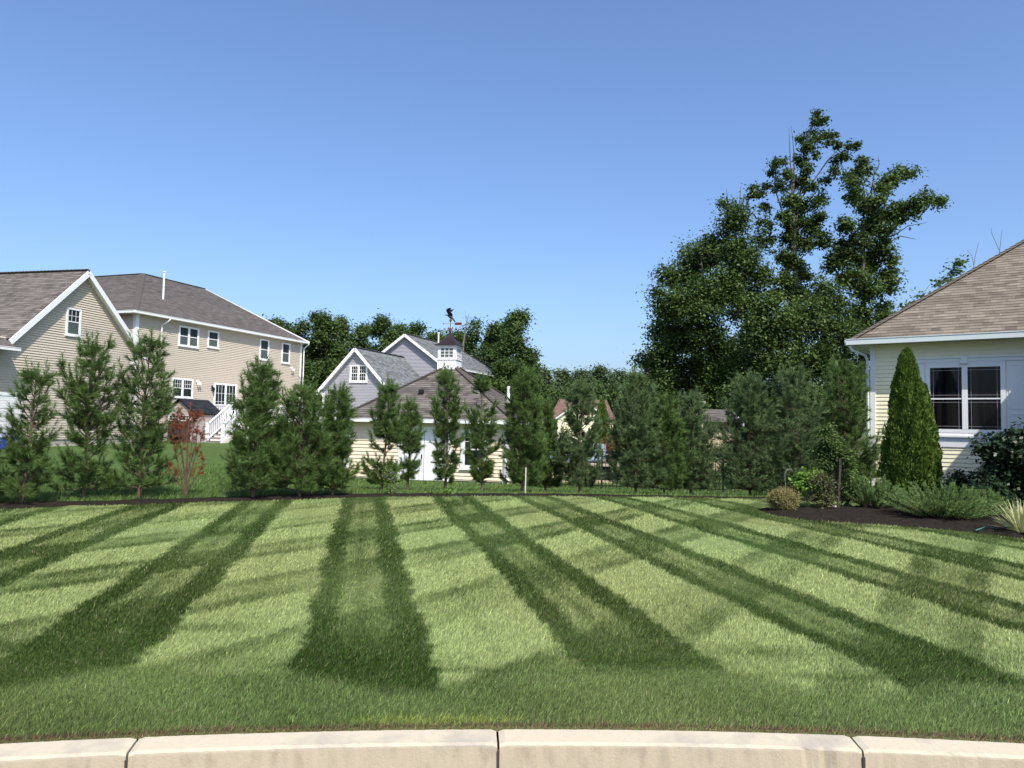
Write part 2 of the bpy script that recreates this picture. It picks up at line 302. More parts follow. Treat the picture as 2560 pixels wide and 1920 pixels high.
# ------------------------------------------------------------------ ground, road, kerb, beds
def poly_dist(px, py, poly):                              # signed distance (positive inside)
    P = np.array(poly); d = np.full(np.shape(px), 1e9); ins = np.zeros(np.shape(px), bool)
    for i in range(len(P)):
        a = P[i]; b = P[(i+1) % len(P)]; ab = b-a; t = np.clip(((px-a[0])*ab[0]+(py-a[1])*ab[1])/(ab @ ab), 0, 1)
        d = np.minimum(d, np.hypot(px-a[0]-ab[0]*t, py-a[1]-ab[1]*t))
        c = ((a[1] > py) != (b[1] > py)); xx = (b[0]-a[0])*(py-a[1])/((b[1]-a[1]) if b[1] != a[1] else 1e-9)+a[0]; ins ^= (c & (px < xx))
    return np.where(ins, d, -d)
def smooth_poly(P, it=2, closed=True):
    for _ in range(it):
        Q = []
        for i in range(len(P) if closed else len(P)-1):
            a = np.array(P[i]); b = np.array(P[(i+1) % len(P)]); Q += [a*.75+b*.25, a*.25+b*.75]
        P = Q if closed else [np.array(P[0])]+Q+[np.array(P[-1])]
    return P
EDGE = [(-30, 3.), (-18, 7.6), (-12, 10.4), (-8.1, 12.4), (-6.17, 13.68), (-3.69, 15.07), (-1.9, 16.0), (.05, 16.73), (2., 17.35), (3.9, 17.75), (5.7, 17.73), (7.6, 17.4), (10., 17.6)]
EX, EY = np.array(EDGE).T
def edge_y(x): return np.interp(x, EX, EY)
BED = smooth_poly([(4.55, 14.25), (4.75, 13.3), (5.35, 12.86), (6.3, 12.5), (7.0, 11.9), (7.5, 11.0), (9.5, 9.4), (14, 8.6), (14.5, 14.), (14.2, 19.), (10.3, 21.2), (9.2, 18.6), (7.6, 16.0), (5.9, 15.3), (4.8, 15.0)])
def wob(x, y): return .035*np.sin(2.1*x+1.3*y)+.035*np.sin(3.7*y-1.1*x+1)+.03*np.sin(7*x+5*y)
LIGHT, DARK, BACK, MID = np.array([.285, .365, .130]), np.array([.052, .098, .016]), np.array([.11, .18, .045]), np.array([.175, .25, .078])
def stripe(x, y):  # mowing stripes: lit and shaded look of bent blades put into the colour tone
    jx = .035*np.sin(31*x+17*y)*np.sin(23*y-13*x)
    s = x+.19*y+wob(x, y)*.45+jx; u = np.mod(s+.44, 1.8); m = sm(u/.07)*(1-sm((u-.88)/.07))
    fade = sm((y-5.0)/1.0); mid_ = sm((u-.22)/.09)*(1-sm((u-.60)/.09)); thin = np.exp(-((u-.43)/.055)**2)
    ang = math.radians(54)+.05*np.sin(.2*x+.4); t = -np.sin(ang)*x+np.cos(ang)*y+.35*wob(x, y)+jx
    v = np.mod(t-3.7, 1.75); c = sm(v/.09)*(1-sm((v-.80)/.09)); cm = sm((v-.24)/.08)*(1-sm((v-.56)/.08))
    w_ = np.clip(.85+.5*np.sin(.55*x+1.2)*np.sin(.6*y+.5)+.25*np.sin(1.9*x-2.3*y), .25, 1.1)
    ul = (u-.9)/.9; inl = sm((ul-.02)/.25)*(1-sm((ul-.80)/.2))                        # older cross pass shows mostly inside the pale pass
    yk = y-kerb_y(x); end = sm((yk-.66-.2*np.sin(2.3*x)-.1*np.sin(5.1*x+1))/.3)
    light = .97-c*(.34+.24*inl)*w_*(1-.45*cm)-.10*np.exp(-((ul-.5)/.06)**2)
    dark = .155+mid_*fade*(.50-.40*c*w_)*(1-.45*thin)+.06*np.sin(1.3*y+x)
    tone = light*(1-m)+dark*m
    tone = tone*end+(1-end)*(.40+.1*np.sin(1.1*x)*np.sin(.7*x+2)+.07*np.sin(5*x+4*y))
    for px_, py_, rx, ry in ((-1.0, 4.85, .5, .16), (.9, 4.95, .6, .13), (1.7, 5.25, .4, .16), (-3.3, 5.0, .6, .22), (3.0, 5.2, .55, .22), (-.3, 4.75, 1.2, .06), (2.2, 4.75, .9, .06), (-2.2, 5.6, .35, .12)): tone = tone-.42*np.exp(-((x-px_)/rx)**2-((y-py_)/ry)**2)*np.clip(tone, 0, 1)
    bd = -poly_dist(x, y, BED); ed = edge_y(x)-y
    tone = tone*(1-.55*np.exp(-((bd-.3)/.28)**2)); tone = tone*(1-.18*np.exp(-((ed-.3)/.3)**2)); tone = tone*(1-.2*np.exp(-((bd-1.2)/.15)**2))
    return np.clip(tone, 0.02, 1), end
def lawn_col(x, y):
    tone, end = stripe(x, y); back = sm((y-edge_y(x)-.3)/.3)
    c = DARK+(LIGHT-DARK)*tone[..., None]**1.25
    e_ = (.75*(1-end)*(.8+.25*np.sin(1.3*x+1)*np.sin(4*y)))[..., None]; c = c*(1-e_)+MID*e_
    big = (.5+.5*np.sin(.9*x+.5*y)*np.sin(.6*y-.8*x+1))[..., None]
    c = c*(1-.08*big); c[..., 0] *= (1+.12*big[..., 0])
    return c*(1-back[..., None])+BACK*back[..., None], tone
xs = np.unique(np.concatenate([np.linspace(-900, -60, 12), np.linspace(-60, -14, 24), np.arange(-14, 15, .1), np.linspace(15, 60, 20), np.linspace(60, 900, 12)]))
ts = np.unique(np.concatenate([np.arange(0, 16, .1), np.arange(16, 45, .5), np.linspace(45, 100, 12), np.linspace(100, 1200, 12)]))
gx, gt = np.meshgrid(xs, ts); gy = kerb_y(gx)+gt; gz = terrain(gx, gy)
gz += .012*np.sin(1.7*gx+.6*gy)*np.sin(1.1*gy)*sm(gt/1.)*(1-sm((gt-20)/10))
me = bpy.data.meshes.new('lawn'); nx, ny = len(xs), len(ts)
idx = np.arange(nx*ny).reshape(ny, nx); F = np.stack([idx[:-1, :-1], idx[:-1, 1:], idx[1:, 1:], idx[1:, :-1]], -1).reshape(-1, 4)
me.vertices.add(nx*ny); me.vertices.foreach_set('co', np.stack([gx, gy, gz], -1).astype('f').ravel())
me.loops.add(F.size); me.loops.foreach_set('vertex_index', F.astype('i').ravel()); me.polygons.add(len(F)); me.polygons.foreach_set('loop_start', np.arange(0, F.size, 4, dtype='i'))
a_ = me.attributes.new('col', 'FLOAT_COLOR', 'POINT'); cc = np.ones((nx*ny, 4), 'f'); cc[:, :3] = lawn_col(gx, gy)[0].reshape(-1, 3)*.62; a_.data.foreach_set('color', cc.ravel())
me.update(calc_edges=True); me.polygons.foreach_set('use_smooth', [True]*len(F)); me.materials.append(M['lawn']); tag(link('lawn', me, None), kind='structure')
# road in front of the kerb
b = MB(); n = 60
for i in range(n):
    x0 = -60+120*i/n; x1 = -60+120*(i+1)/n; b.add([(x0, -60, -.15), (x1, -60, -.15), (x1, kerb_y(x1)-.1, -.15), (x0, kerb_y(x0)-.1, -.15)])
tag(b.build('road', M['asphalt'], None), kind='structure')
# kerb stones: individual concrete pieces on the arc
rnd = random.Random(4)
KL = ['sunlit concrete kerb piece at the bottom left corner of the lawn', 'long concrete kerb piece with two faint streaks, left of the middle joint', 'long concrete kerb piece with grey stain and chipped right end', 'speckled grey weathered concrete kerb piece at the bottom right']
jx = [-1.72-1.72, -1.72, -.04, 1.70, 3.45]
a_of = lambda x: math.asin((x-KX)/KR)
for i in range(4):
    a0, a1 = a_of(jx[i]), a_of(jx[i+1]); mid = (a0+a1)/2; rt = (KX+KR*math.sin(mid), KY+KR*math.cos(mid), 0)
    root = tag(empty('kerb_stone', rt), KL[i], 'kerb', 'concrete kerb pieces along the lawn')
    mb = MB(); g = .0055/KR; prof = [(0, -.3), (0, .006), (-.006, .010), (-.142, .004), (-.151, -.008), (-.168, -.30)]; rows = []
    nn = 60
    for k in range(nn+1):
        t = k/nn; a = a0+g+(a1-a0-2*g)*t; e = min(t, 1-t)*1.72; ch = max(0, .018-e)*.6
        row = []
        for j, (dr, dz) in enumerate(prof):
            jit = .0012*math.sin(k*1.7+j*3+i)+rnd.uniform(-.001, .001)
            chip = 0
            if i == 2 and .80 < t < .93 and j in (3, 4): chip = .016*math.sin((t-.8)/.13*math.pi)*(1+.4*math.sin(k*2.))
            if i == 3 and j in (3, 4): chip = .004*rnd.random()
            r = KR+dr-(0 if j < 3 else ch*.3)+(chip if j == 4 else chip*.6)+jit; z = dz-ch*(.8 if j in (1, 2, 3, 4) else 0)-(chip*.5)
            row.append((KX+r*math.sin(a)-rt[0], KY+r*math.cos(a)-rt[1], z))
        rows.append(row)
    for k in range(nn):
        for j in range(len(prof)-1): mb.add([rows[k][j], rows[k+1][j], rows[k+1][j+1], rows[k][j+1]])
    mb.add(rows[0]); mb.add(rows[-1][::-1])
    mb.build('kerb_block', M['kerb'], root)
    if i < 3:
        jm = MB(); a = a1; ra = KR-.006; rb = KR-.166
        P = [(KX+r*math.sin(a+s)-rt[0], KY+r*math.cos(a+s)-rt[1]) for r, s in ((ra, -g*1.05), (rb, -g*1.05), (rb, g*1.05), (ra, g*1.05))]
        jm.hexa([(x, y, -.3) for x, y in P]+[(x, y, -.03) for x, y in P]); jm.build('joint_filler', M['joint'], root)
# mulch sheets
def sheet(name, P, mat, h=.012, hump=.05, label=None):
    P = [np.array(p[:2]) for p in P]; P = np.array(P); x0, y0 = P.min(0); x1, y1 = P.max(0); st = .12
    X, Y = np.meshgrid(np.arange(x0, x1+st, st), np.arange(y0, y1+st, st)); D = poly_dist(X, Y, P)
    rg = np.random.default_rng(3); Z = terrain(X, Y)+h+hump*sm(D/.5)+rg.normal(0, .010, X.shape)*(D > .05); Z = np.where(D < 0, terrain(X, Y)-.06+.0*D, Z)
    mb = MB(); ny, nx = X.shape; idm = -np.ones(X.shape, int); fs = []
    for j in range(ny-1):
        for i in range(nx-1):
            if max(D[j, i], D[j+1, i], D[j, i+1], D[j+1, i+1]) > 0:
                q = []
                for a, b_ in ((j, i), (j, i+1), (j+1, i+1), (j+1, i)):
                    if idm[a, b_] < 0: idm[a, b_] = len(mb.v); mb.v.append((X[a, b_], Y[a, b_], Z[a, b_]))
                    q.append(int(idm[a, b_]))
                mb.f.append(tuple(q)); mb.uv += [(0, 0)]*4
    return tag(mb.build(name, mat, None), kind='structure')
sheet('mulch_bed', BED, M['mulch'])
MS = [(x, edge_y(x)) for x in np.linspace(-16, 8.6, 60)]; MT = [(x-.25, edge_y(x)+(.95+.12*math.sin(1.3*x)) if x < 3 else edge_y(x)+.7+.25*sm((x-4)/2)) for x in np.linspace(-16, 8.6, 60)][::-1]
sheet('mulch_strip', MS+MT, M['mulch'], hump=.02)
def in_mulch(x, y): return (poly_dist(x, y, MS+MT) > .03) | (poly_dist(x, y, BED) > .03)
# grass blades: denser near the kerb, thinning with distance
rg = np.random.default_rng(11)
def blades(n, ylo, yhi, xlo, xhi, hgt, wid, name, back=False, dmax=30.):
    px = rg.uniform(xlo, xhi, n); py = rg.uniform(ylo, yhi, n)
    d = cF[None]*FPX+cR[None]*(px-1280)[:, None]-cU[None]*(py-960)[:, None]
    t = (0-EYE)/d[:, 2]; ok = (t > 0); P = CAM+d*t[:, None]; 
    for _ in range(3 if back else 1):
        z = terrain(P[:, 0], P[:, 1]); t = (z-EYE)/d[:, 2]; P = CAM+d*t[:, None]
    x, y = P[:, 0], P[:, 1]; ok &= (y > kerb_y(x)-.004) & (y < dmax) & (x < 14)
    e = edge_y(x); ok &= (y > e+.8) if back else (y < e+.05)
    P = P[ok]; x, y = P[:, 0], P[:, 1]; k = ~in_mulch(x, y); P = P[k]; x, y = P[:, 0], P[:, 1]; n = len(P)
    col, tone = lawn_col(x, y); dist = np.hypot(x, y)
    dk = y-kerb_y(x)
    L = hgt*rg.uniform(.5, 1.45, n)*np.where(back, 1., 1-.35*(rg.random(n) < .3)); w = np.maximum(wid, .00075*dist)*rg.uniform(.7, 1.3, n)
    if not back: L *= np.where(dk < .05, .5, 1.)
    lean = (tone-.5)*1.5 if not back else np.zeros(n)
    az = rg.normal(0, .9, n); lx = np.sin(az)*.45+.28; ly = np.cos(az)*.35*np.sign(lean+1e-3)*np.abs(lean)*1.6+rg.normal(0, .25, n)
    D = np.stack([lx*L, ly*L, L*rg.uniform(.55, .95, n)], 1)
    th = rg.uniform(0, math.pi, n); sd_ = np.stack([np.cos(th), np.sin(th)*.6, np.zeros(n)], 1)*w[:, None]
    P[:, 2] = terrain(x, y)-.004
    V = np.stack([P-sd_, P+sd_, P+D], 1)
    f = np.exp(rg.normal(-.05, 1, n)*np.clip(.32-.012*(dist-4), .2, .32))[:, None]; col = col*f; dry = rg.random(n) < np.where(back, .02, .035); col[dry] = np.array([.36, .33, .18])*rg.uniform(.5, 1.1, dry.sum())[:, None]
    if not back:
        ed = dk < .07; dry2 = ed & (rg.random(n) < .75); col[dry2] = np.array([.30, .21, .12])*rg.uniform(.4, 1., dry2.sum())[:, None]
        yl = (np.hypot((x+.35)/.45, (dk-.12)/.05) < 1) & (rg.random(n) < .25); col[yl] = np.array([.38, .45, .08])
    return tag(npmesh(name, V, 3, M['blade'], None, col=col), kind='stuff')
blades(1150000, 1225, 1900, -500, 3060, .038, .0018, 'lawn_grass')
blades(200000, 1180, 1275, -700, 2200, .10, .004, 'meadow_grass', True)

# ------------------------------------------------------------------ BEIGE TWO-STOREY HOUSE with gabled wing, deck and stairs
def gable_roof(b, cap, apex, half, v0, v1, slope, over=0.):
    u, z = apex; zl = z-slope*half
    roof_plane(b, [(u-half, v0, zl), (u-half, v1, zl), (u, v1, z), (u, v0, z)], (0, 1, 0)); roof_plane(b, [(u+half, v0, zl), (u+half, v1, zl), (u, v1, z), (u, v0, z)], (0, 1, 0))
    ridge_cap(cap, (u, v0, z), (u, v1, z))
def rakes(b, apex, half, v, slope, h=.2, depth=.35):
    u, z = apex
    for s in (-1, 1):
        e = np.array([u+s*half, v, z-slope*half-.13]); a = np.array([u, v, z-.13]); b.beam(e+np.array([0, -.02, 0]), a+np.array([0, -.02, 0]), .04, h)
        dn = np.array([0, 0, -.06])
        b.add([e+dn, a+dn, a+dn+np.array([0, depth, 0]), e+dn+np.array([0, depth, 0])])
        b.add([e+dn+np.array([0, 0, .01]), a+dn+np.array([0, 0, .01]), a+dn+np.array([0, depth, .01]), e+dn+np.array([0, depth, .01])])
def gutter(b, p, q, w=.12, h=.12):
    p = np.array(p, float); q = np.array(q, float); b.beam(p, q, w, h); b.beam(p+np.array([0, 0, h/2]), q+np.array([0, 0, h/2]), w+.025, .02)
FX, FZ = (1, 0, 0), (0, 0, 1)
house = empty('house', (-19.71, 40, 0), math.radians(70), 'large beige two-storey house with brown hip roof and steep gabled wing at left', 'house')
h = H(house); EXPO = .105
front = plane((0, 0, 0), FX, FZ); left = plane((0, 0, 0), (0, -1, 0), FZ); right = plane((14.45, 0, 0), (0, 1, 0), FZ)
b = MB(); lap(b, front, [(0, .55), (14.45, .55), (14.45, 7.02), (0, 7.02)], EXPO, .034)
lap(b, left, [(-16, .55), (0, .55), (0, 7.02), (-16, 7.02)], EXPO, .034)
b.add([(14.45, 0, .2), (14.45, 16, .2), (14.45, 16, 7), (14.45, 8.9, 11.1), (14.45, 0, 7)]); b.build('wall', M['beige'], h)
MB().box((.0, .02, -.3), (14.45, .3, .55)).build('foundation', M['found'], h)
b = MB(); E0, E1, A1, A2 = (-.4, -.3, 7.08), (14.7, -.3, 7.08), (8.9, 8.9, 11.23), (14.7, 8.9, 11.23); E3 = (-.4, 20, 7.08); A3 = (8.9, 20, 11.23)
roof_plane(b, [E0, E1, A2, A1], (1, 0, 0)); roof_plane(b, [E0, E3, A3, A1], (0, 1, 0)); roof_plane(b, [(8.9, 18.2, 7.08), (14.7, 18.2, 7.08), A2, A1], (1, 0, 0))
roof = b.build('roof', M['roofL'], h)
c = MB(); ridge_cap(c, E0, A1, .2); ridge_cap(c, A1, A2); ridge_cap(c, A1, A3); c.build('ridge_cap', M['roofL'], roof)
MB().tube([(5.0, 3.2, 8.3), (5.0, 3.2, 10.3)], .055, 10).tube([(5.0, 3.2, 9.45), (5.0, 3.2, 9.5)], .075, 10).tube([(5.0, 3.2, 10.28), (5.0, 3.2, 10.36)], .1, 10).build('vent_pipe', M['white'], roof)
b = MB(); gutter(b, (-.46, -.36, 7.02), (14.75, -.36, 7.02)); gutter(b, (-.46, -.38, 7.02), (-.46, 18, 7.02)); b.build('gutter', M['white'], h)
MB().add([(-.4, -.3, 6.97), (14.7, -.3, 6.97), (14.7, .05, 6.97), (-.4, .05, 6.97)]).add([(-.4, 0, 6.972), (.05, 0, 6.972), (.05, 18, 6.972), (-.4, 18, 6.972)]).build('soffit', M['white'], h)
MB().beam((14.72, -.45, 7.0), (14.72, 8.9, 11.15), .04, .2).build('rake_board', M['white'], h)
b = MB(); pbox(b, front, -.03, .17, .5, 7.0, 0, .04); pbox(b, left, -.17, -.01, .5, 7.0, 0, .038); b.build('corner_board', M['white'], h)
b = MB(); pbox(b, front, 14.3, 14.47, .5, 7.0, 0, .04); b.build('corner_board', M['white'], h)
MB().tube([(1.95, -.42, 6.95), (1.85, -.3, 6.8), (1.66, -.1, 6.55), (1.66, -.08, .7)], .045, 6).build('downspout', M['white'], h)
MB().tube([(14.75, -.42, 6.95), (14.62, -.1, 6.6), (14.62, -.1, .7)], .04, 6).build('downspout', M['white'], h)
window(h, front, 2.95, 4.5, 5.62, 6.74, 2, lower='glassS'); window(h, front, 5.22, 6.15, 5.76, 6.75, 1, lower='glassS'); window(h, front, 9.92, 10.85, 5.45, 6.78, 1, lower='glassS'); window(h, front, 12.2, 13.1, 5.42, 6.78, 1, lower='glassS')
window(h, front, 2.6, 4.2, 2.72, 3.78, 2, grid=(4, 2, False)); window(h, front, 11.2, 11.85, 2.7, 3.72, 1)
window(h, front, 5.92, 7.9, 1.5, 3.7, 2, trim=.1, grid=(3, 4, True), sash=False, name='patio_door', sill=False)
window(h, front, .55, 1.35, .62, 1.25, 1, sash=False, trim=.1)
for k, (u, z) in enumerate(((5.76, 3.3), )):
    l = MB().lathe((u, -.16, z-.16), [(.0, 0), (.05, .02), (.08, .2), (.05, .26), (0, .3)], 8).box((u-.03, -.14, z+.1), (u+.03, 0, z+.14)).box((u-.05, -.05, z-.08), (u+.05, -.016, z+.22)); l.build('wall_lantern', M['black'], h)
for u, z in ((4.55, 3.62), (13.36, 5.08)):
    MB().box((u-.1, -.1, z+.02), (u+.1, -.016, z+.14)).lathe((u-.08, -.18, z-.1), [(.0, .14), (.05, .1), (.07, 0), (0, .01)], 8).lathe((u+.09, -.18, z-.1), [(.0, .14), (.05, .1), (.07, 0), (0, .01)], 8).build('flood_light', M['white'], h)
# deck
deck = MB().box((4.12, -3.98, 1.24), (13.6, -.02, 1.4)).build('deck', M['white'], h)
for u in (4.25, 7.5, 10.5, 13.5): MB().box((u-.08, -3.93, .0), (u+.08, -3.77, 1.24)).build('support_post', M['white'], deck)
def railing(b, p, q, hh=.95, step=.13, post=True):
    p = np.array(p, float); q = np.array(q, float); L = np.linalg.norm((q-p)[:2]); n = max(2, int(L/step))
    up = np.array([0, 0, 1.]); b.beam(p+up*hh, q+up*hh, .09, .07); b.beam(p+up*.12, q+up*.12, .06, .06)
    for i in range(1, n): c = p+(q-p)*i/n; b.beam(c+up*.14, c+up*(hh-.03), .04, .04, (0, 1, 0))
    if post:
        for c in (p, q): b.beam(c, c+up*(hh+.1), .13, .13, (0, 1, 0)); b.beam(c+up*(hh+.1), c+up*(hh+.14), .17, .17, (0, 1, 0))
for p, q in (((4.22, -2.75, 1.4), (4.22, -.6, 1.4)), ((4.22, -3.9, 1.4), (7.5, -3.9, 1.4)), ((7.5, -3.9, 1.4), (10.5, -3.9, 1.4)), ((10.5, -3.9, 1.4), (13.5, -3.9, 1.4)), ((13.5, -3.8, 1.4), (13.5, -.2, 1.4)), ((2.42, -2.75, .3), (4.1, -2.75, 1.42)), ((2.42, -3.78, .3), (4.1, -3.78, 1.42))):
    b = MB(); railing(b, p, q); b.build('railing', M['white'], deck)
b = MB(); tr = MB(); n = 6
for i in range(n):
    z1 = .2+(1.3-.2)*(i+1)/n; ua = 2.32+.3*i; b.box((ua, -3.74, .1 if i == 0 else z1-.22), (ua+.32, -2.79, z1-.03)); tr.box((ua-.04, -3.75, z1-.03), (ua+.3, -2.78, z1))
b.beam((2.3, -3.83, .12), (4.12, -3.83, 1.25), .04, .3); st_ = b.build('stairs', M['stairtan'], h); tr.build('treads', M['grid'], st_)
# steep gabled wing at left
G = Matrix.Translation((-.5616*34, 34, 0)) @ Matrix.Rotation(math.radians(76), 4, 'Z'); hw = H(house, (Matrix.Translation((-19.71, 40, 0)) @ Matrix.Rotation(math.radians(70), 4, 'Z')).inverted() @ G)
ap = (-.12, 8.02); b = MB(); lap(b, front, [(-9, .55), (3.45, .55), (3.45, 4.62), (-9, 4.62)], EXPO, .034); lap(b, front, [(-3.7, 4.62), (3.45, 4.62), (-.12, 7.9)], EXPO, .034)
b.add([(3.45, 0, .2), (3.45, 10, .2), (3.45, 10, 4.6), (3.45, 0, 4.6)]); b.build('wing_wall', M['beige'], hw)
MB().box((-9, .02, -.3), (3.45, .3, .55)).build('foundation', M['found'], hw)
b = MB(); c = MB(); gable_roof(b, c, ap, 3.78, -.27, 11, .92); rf = b.build('wing_roof', M['roofL'], hw); c.build('ridge_cap', M['roofL'], rf)
b = MB(); rakes(b, ap, 3.8, -.28, .92, .22, .28); b.build('rake_board', M['white'], hw)
b = MB(); pbox(b, front, 3.3, 3.47, .5, 4.6, 0, .04); b.build('corner_board', M['white'], hw)
b = MB(); roof_plane(b, [(-9.5, -.7, 4.15), (-3.95, -.7, 4.15), (-3.95, 1., 5.2), (-9.5, 1., 5.2)], (1, 0, 0)); rf = b.build('porch_roof', M['roofL'], hw)
b = MB(); gutter(b, (-9.5, -.76, 4.1), (-3.9, -.76, 4.1)); b.build('gutter', M['white'], rf)
window(hw, front, -1.0, -.18, 5.05, 6.25, 1, grid=(3, 2, False), lower='glassS')
b = MB(); pbox(b, front, -6.1, -3.12, .3, 2.3, 0, .03); o = b.build('garage_door', M['white'], hw)
b = MB()
for z in (.8, 1.3, 1.8): pbox(b, front, -6.0, -3.24, z-.012, z+.012, .03, .033)
b.build('panel_line', M['grid'], o)
b = MB(); pbox(b, front, -3.1, -2.98, .3, 2.42, 0, .05); pbox(b, front, -6.25, -3.1, 2.3, 2.42, 0, .05); b.build('door_casing', M['white'], hw)
b = MB(); pbox(b, front, 3.0, 3.2, 4.1, 4.32, .016, .06); b.build('vent_cover', M['white'], hw)

# garden shed beside the stairs, same orientation as the house
shed = empty('garden_shed', (-19.71, 40, 0), math.radians(70), 'small brown wooden garden shed with black shingle roof beside white deck stairs', 'shed'); h = H(shed)
u0_, u1_, v0_, v1_ = 1.64, 3.6, -2.6, -.6; vm = (v0_+v1_)/2
sf = plane((u0_, 0, 0), (0, -1, 0), FZ); sr = plane((0, v0_, 0), FX, FZ)
b = MB(); lap(b, sf, [(-v1_, .1), (-v0_, .1), (-v0_, 1.86), (-v1_, 1.86)], .16, .012); lap(b, sf, [(-v1_, 1.86), (-v0_, 1.86), (-vm, 2.5)], .16, .012); lap(b, sr, [(u0_, .1), (u1_, .1), (u1_, 1.86), (u0_, 1.86)], .16, .012)
b.add([(u1_, v0_, .1), (u1_, v1_, .1), (u1_, v1_, 1.86), (u1_, vm, 2.5), (u1_, v0_, 1.86)]); b.add([(u0_, v1_, .1), (u1_, v1_, .1), (u1_, v1_, 1.86), (u0_, v1_, 1.86)]); b.build('wall', M['shedside'], h)
b = MB(); roof_plane(b, [(u0_-.12, v0_-.12, 1.82), (u1_+.12, v0_-.12, 1.82), (u1_+.12, vm, 2.6), (u0_-.12, vm, 2.6)], (1, 0, 0)); roof_plane(b, [(u0_-.12, v1_+.12, 1.82), (u1_+.12, v1_+.12, 1.82), (u1_+.12, vm, 2.6), (u0_-.12, vm, 2.6)], (1, 0, 0)); b.build('roof', M['roofK'], h)
b = MB(); pbox(b, sf, -v1_+.25, -v0_-.25, .12, 1.35, .0, .03); dr = b.build('door', M['wood'], h)
window(h, sf, -v1_+.3, -v0_-.3, 1.42, 1.72, 2, trim=.03, grid=(3, 2, True), sash=False, sill=False)

# ------------------------------------------------------------------ LILAC HOUSE
lo = at(896, 980, 52); lil = empty('house', (lo[0], lo[1], 0), math.radians(90-108.5), 'lilac-grey sided house with two front gables and grey shingle roof behind the pool house', 'house'); h = H(lil)
G1 = plane((0, 0, 0), FX, FZ); G2 = plane((0, 7, 0), FX, FZ); LR = plane((3.25, 0, 0), (0, 1, 0), FZ)
b = MB(); lap(b, G1, [(-2.75, -.5), (2.35, -.5), (2.35, 3.75), (-2.75, 3.75)], EXPO, .034); lap(b, G1, [(-2.75, 3.75), (2.35, 3.75), (-.2, 6.42)], EXPO, .034)
lap(b, G2, [(-3.2, 3.), (3.25, 3.), (3.25, 5.85), (-3.2, 5.85)], EXPO, .034); lap(b, G2, [(-3.2, 5.85), (3.25, 5.85), (0.02, 8.2)], EXPO, .034)
lap(b, LR, [(7, 0), (20, 0), (20, 5.8), (7, 5.8)], EXPO, .034); b.add([(2.35, 0, -.5), (2.35, 8, -.5), (2.35, 8, 3.7), (2.35, 0, 3.7)]); b.build('wall', M['lilac'], h)
b = MB(); c = MB(); gable_roof(b, c, (-.2, 6.58), 2.82, -.3, 7.3, 1.05); rf = b.build('front_roof', M['roofG'], h); c.build('ridge_cap', M['roofG'], rf)
b = MB(); c = MB(); z8 = 8.35; sl_ = .72; hf = 3.5
VR = 16.8
roof_plane(b, [(hf, 6.7, z8-sl_*hf), (hf, VR+3.5, z8-sl_*hf), (0, VR, z8), (0, 6.7, z8)], (0, 1, 0)); roof_plane(b, [(-hf, 6.7, z8-sl_*hf), (-hf, VR+3.5, z8-sl_*hf), (0, VR, z8), (0, 6.7, z8)], (0, 1, 0)); roof_plane(b, [(hf, VR+3.5, z8-sl_*hf), (-hf, VR+3.5, z8-sl_*hf), (0, VR, z8)], (1, 0, 0))
roof_plane(b, [(-7.6, 11.0, 5.9), (0, 11.0, 5.9), (0, 14.0, 8.15), (-4.6, 14.0, 8.15)], (1, 0, 0))
rf = b.build('main_roof', M['roofG'], h); ridge_cap(c, (0, 6.7, z8), (0, VR, z8)); ridge_cap(c, (0, VR, z8), (hf, VR+3.5, z8-sl_*hf)); c.build('ridge_cap', M['roofG'], rf)
MB().tube([(.9, 11, 7.5), (.9, 11, 8.9)], .06, 8).tube([(.9, 11, 8.85), (.9, 11, 8.95)], .1, 8).build('vent_pipe', M['white'], rf)
b = MB(); rakes(b, (-.2, 6.6), 2.86, -.32, 1.05, .2, .3); b.build('rake_board', M['white'], h)
b = MB(); rakes(b, (0, z8+.02), 3.5, 6.68, sl_, .2, .3); b.build('rake_board', M['white'], h)
MB().box((-3.1, -.33, 3.35), (-2.75, .02, 3.6)).build('eave_return', M['white'], h); MB().box((2.35, -.33, 3.35), (2.7, .02, 3.6)).build('eave_return', M['white'], h)
for a_, c_ in ((-2.78, -2.62), (2.24, 2.38)): b = MB(); pbox(b, G1, a_, c_, -.5, 3.5, 0, .04); b.build('corner_board', M['white'], h)
b = MB(); gutter(b, (3.58, 6.7, 5.8), (3.58, VR+3.6, 5.8)); b.build('gutter', M['white'], h)
for a_, c_ in ((19.75, 20.02), (17.9, 18.05)): b = MB(); pbox(b, LR, a_, c_, 0, 5.7, 0, .05); b.build('corner_board', M['white'], h)
window(h, G1, -.68, .68, 4.25, 5.42, 2, trim=.11, grid=(3, 4, True)); 
for u in (12.6, 15.4, 18.6): window(h, LR, u, u+.8, 4.2, 5.4, 1)

# ------------------------------------------------------------------ POOL HOUSE with cupola and weathervane
ph = empty('pool_house', (-5.97, 27.5, -.5), math.radians(90-102.4), 'small tan pool house with brown hip roof, white cupola and eagle weathervane', 'pool house'); h = H(ph)
pf = plane((0, 0, 0), FX, FZ); pr = plane((6.05, 0, 0), (0, 1, 0), FZ); pleft = plane((.12, 0, 0), (0, -1, 0), FZ)
b = MB(); lap(b, pf, [(.12, .08), (6.05, .08), (6.05, 2.08), (.12, 2.08)], EXPO*1.2, .034); lap(b, pr, [(0, .08), (5.7, .08), (5.7, 2.08), (0, 2.08)], EXPO*1.2, .034); lap(b, pleft, [(-5.7, .08), (0, .08), (0, 2.08), (-5.7, 2.08)], EXPO*1.2, .034)
b.add([(.12, 5.7, 0), (6.05, 5.7, 0), (6.05, 5.7, 2.1), (.12, 5.7, 2.1)]); b.build('wall', M['tan'], h)
MB().box((.1, .03, -.2), (6.07, 5.6, .08)).build('foundation', M['found'], h)
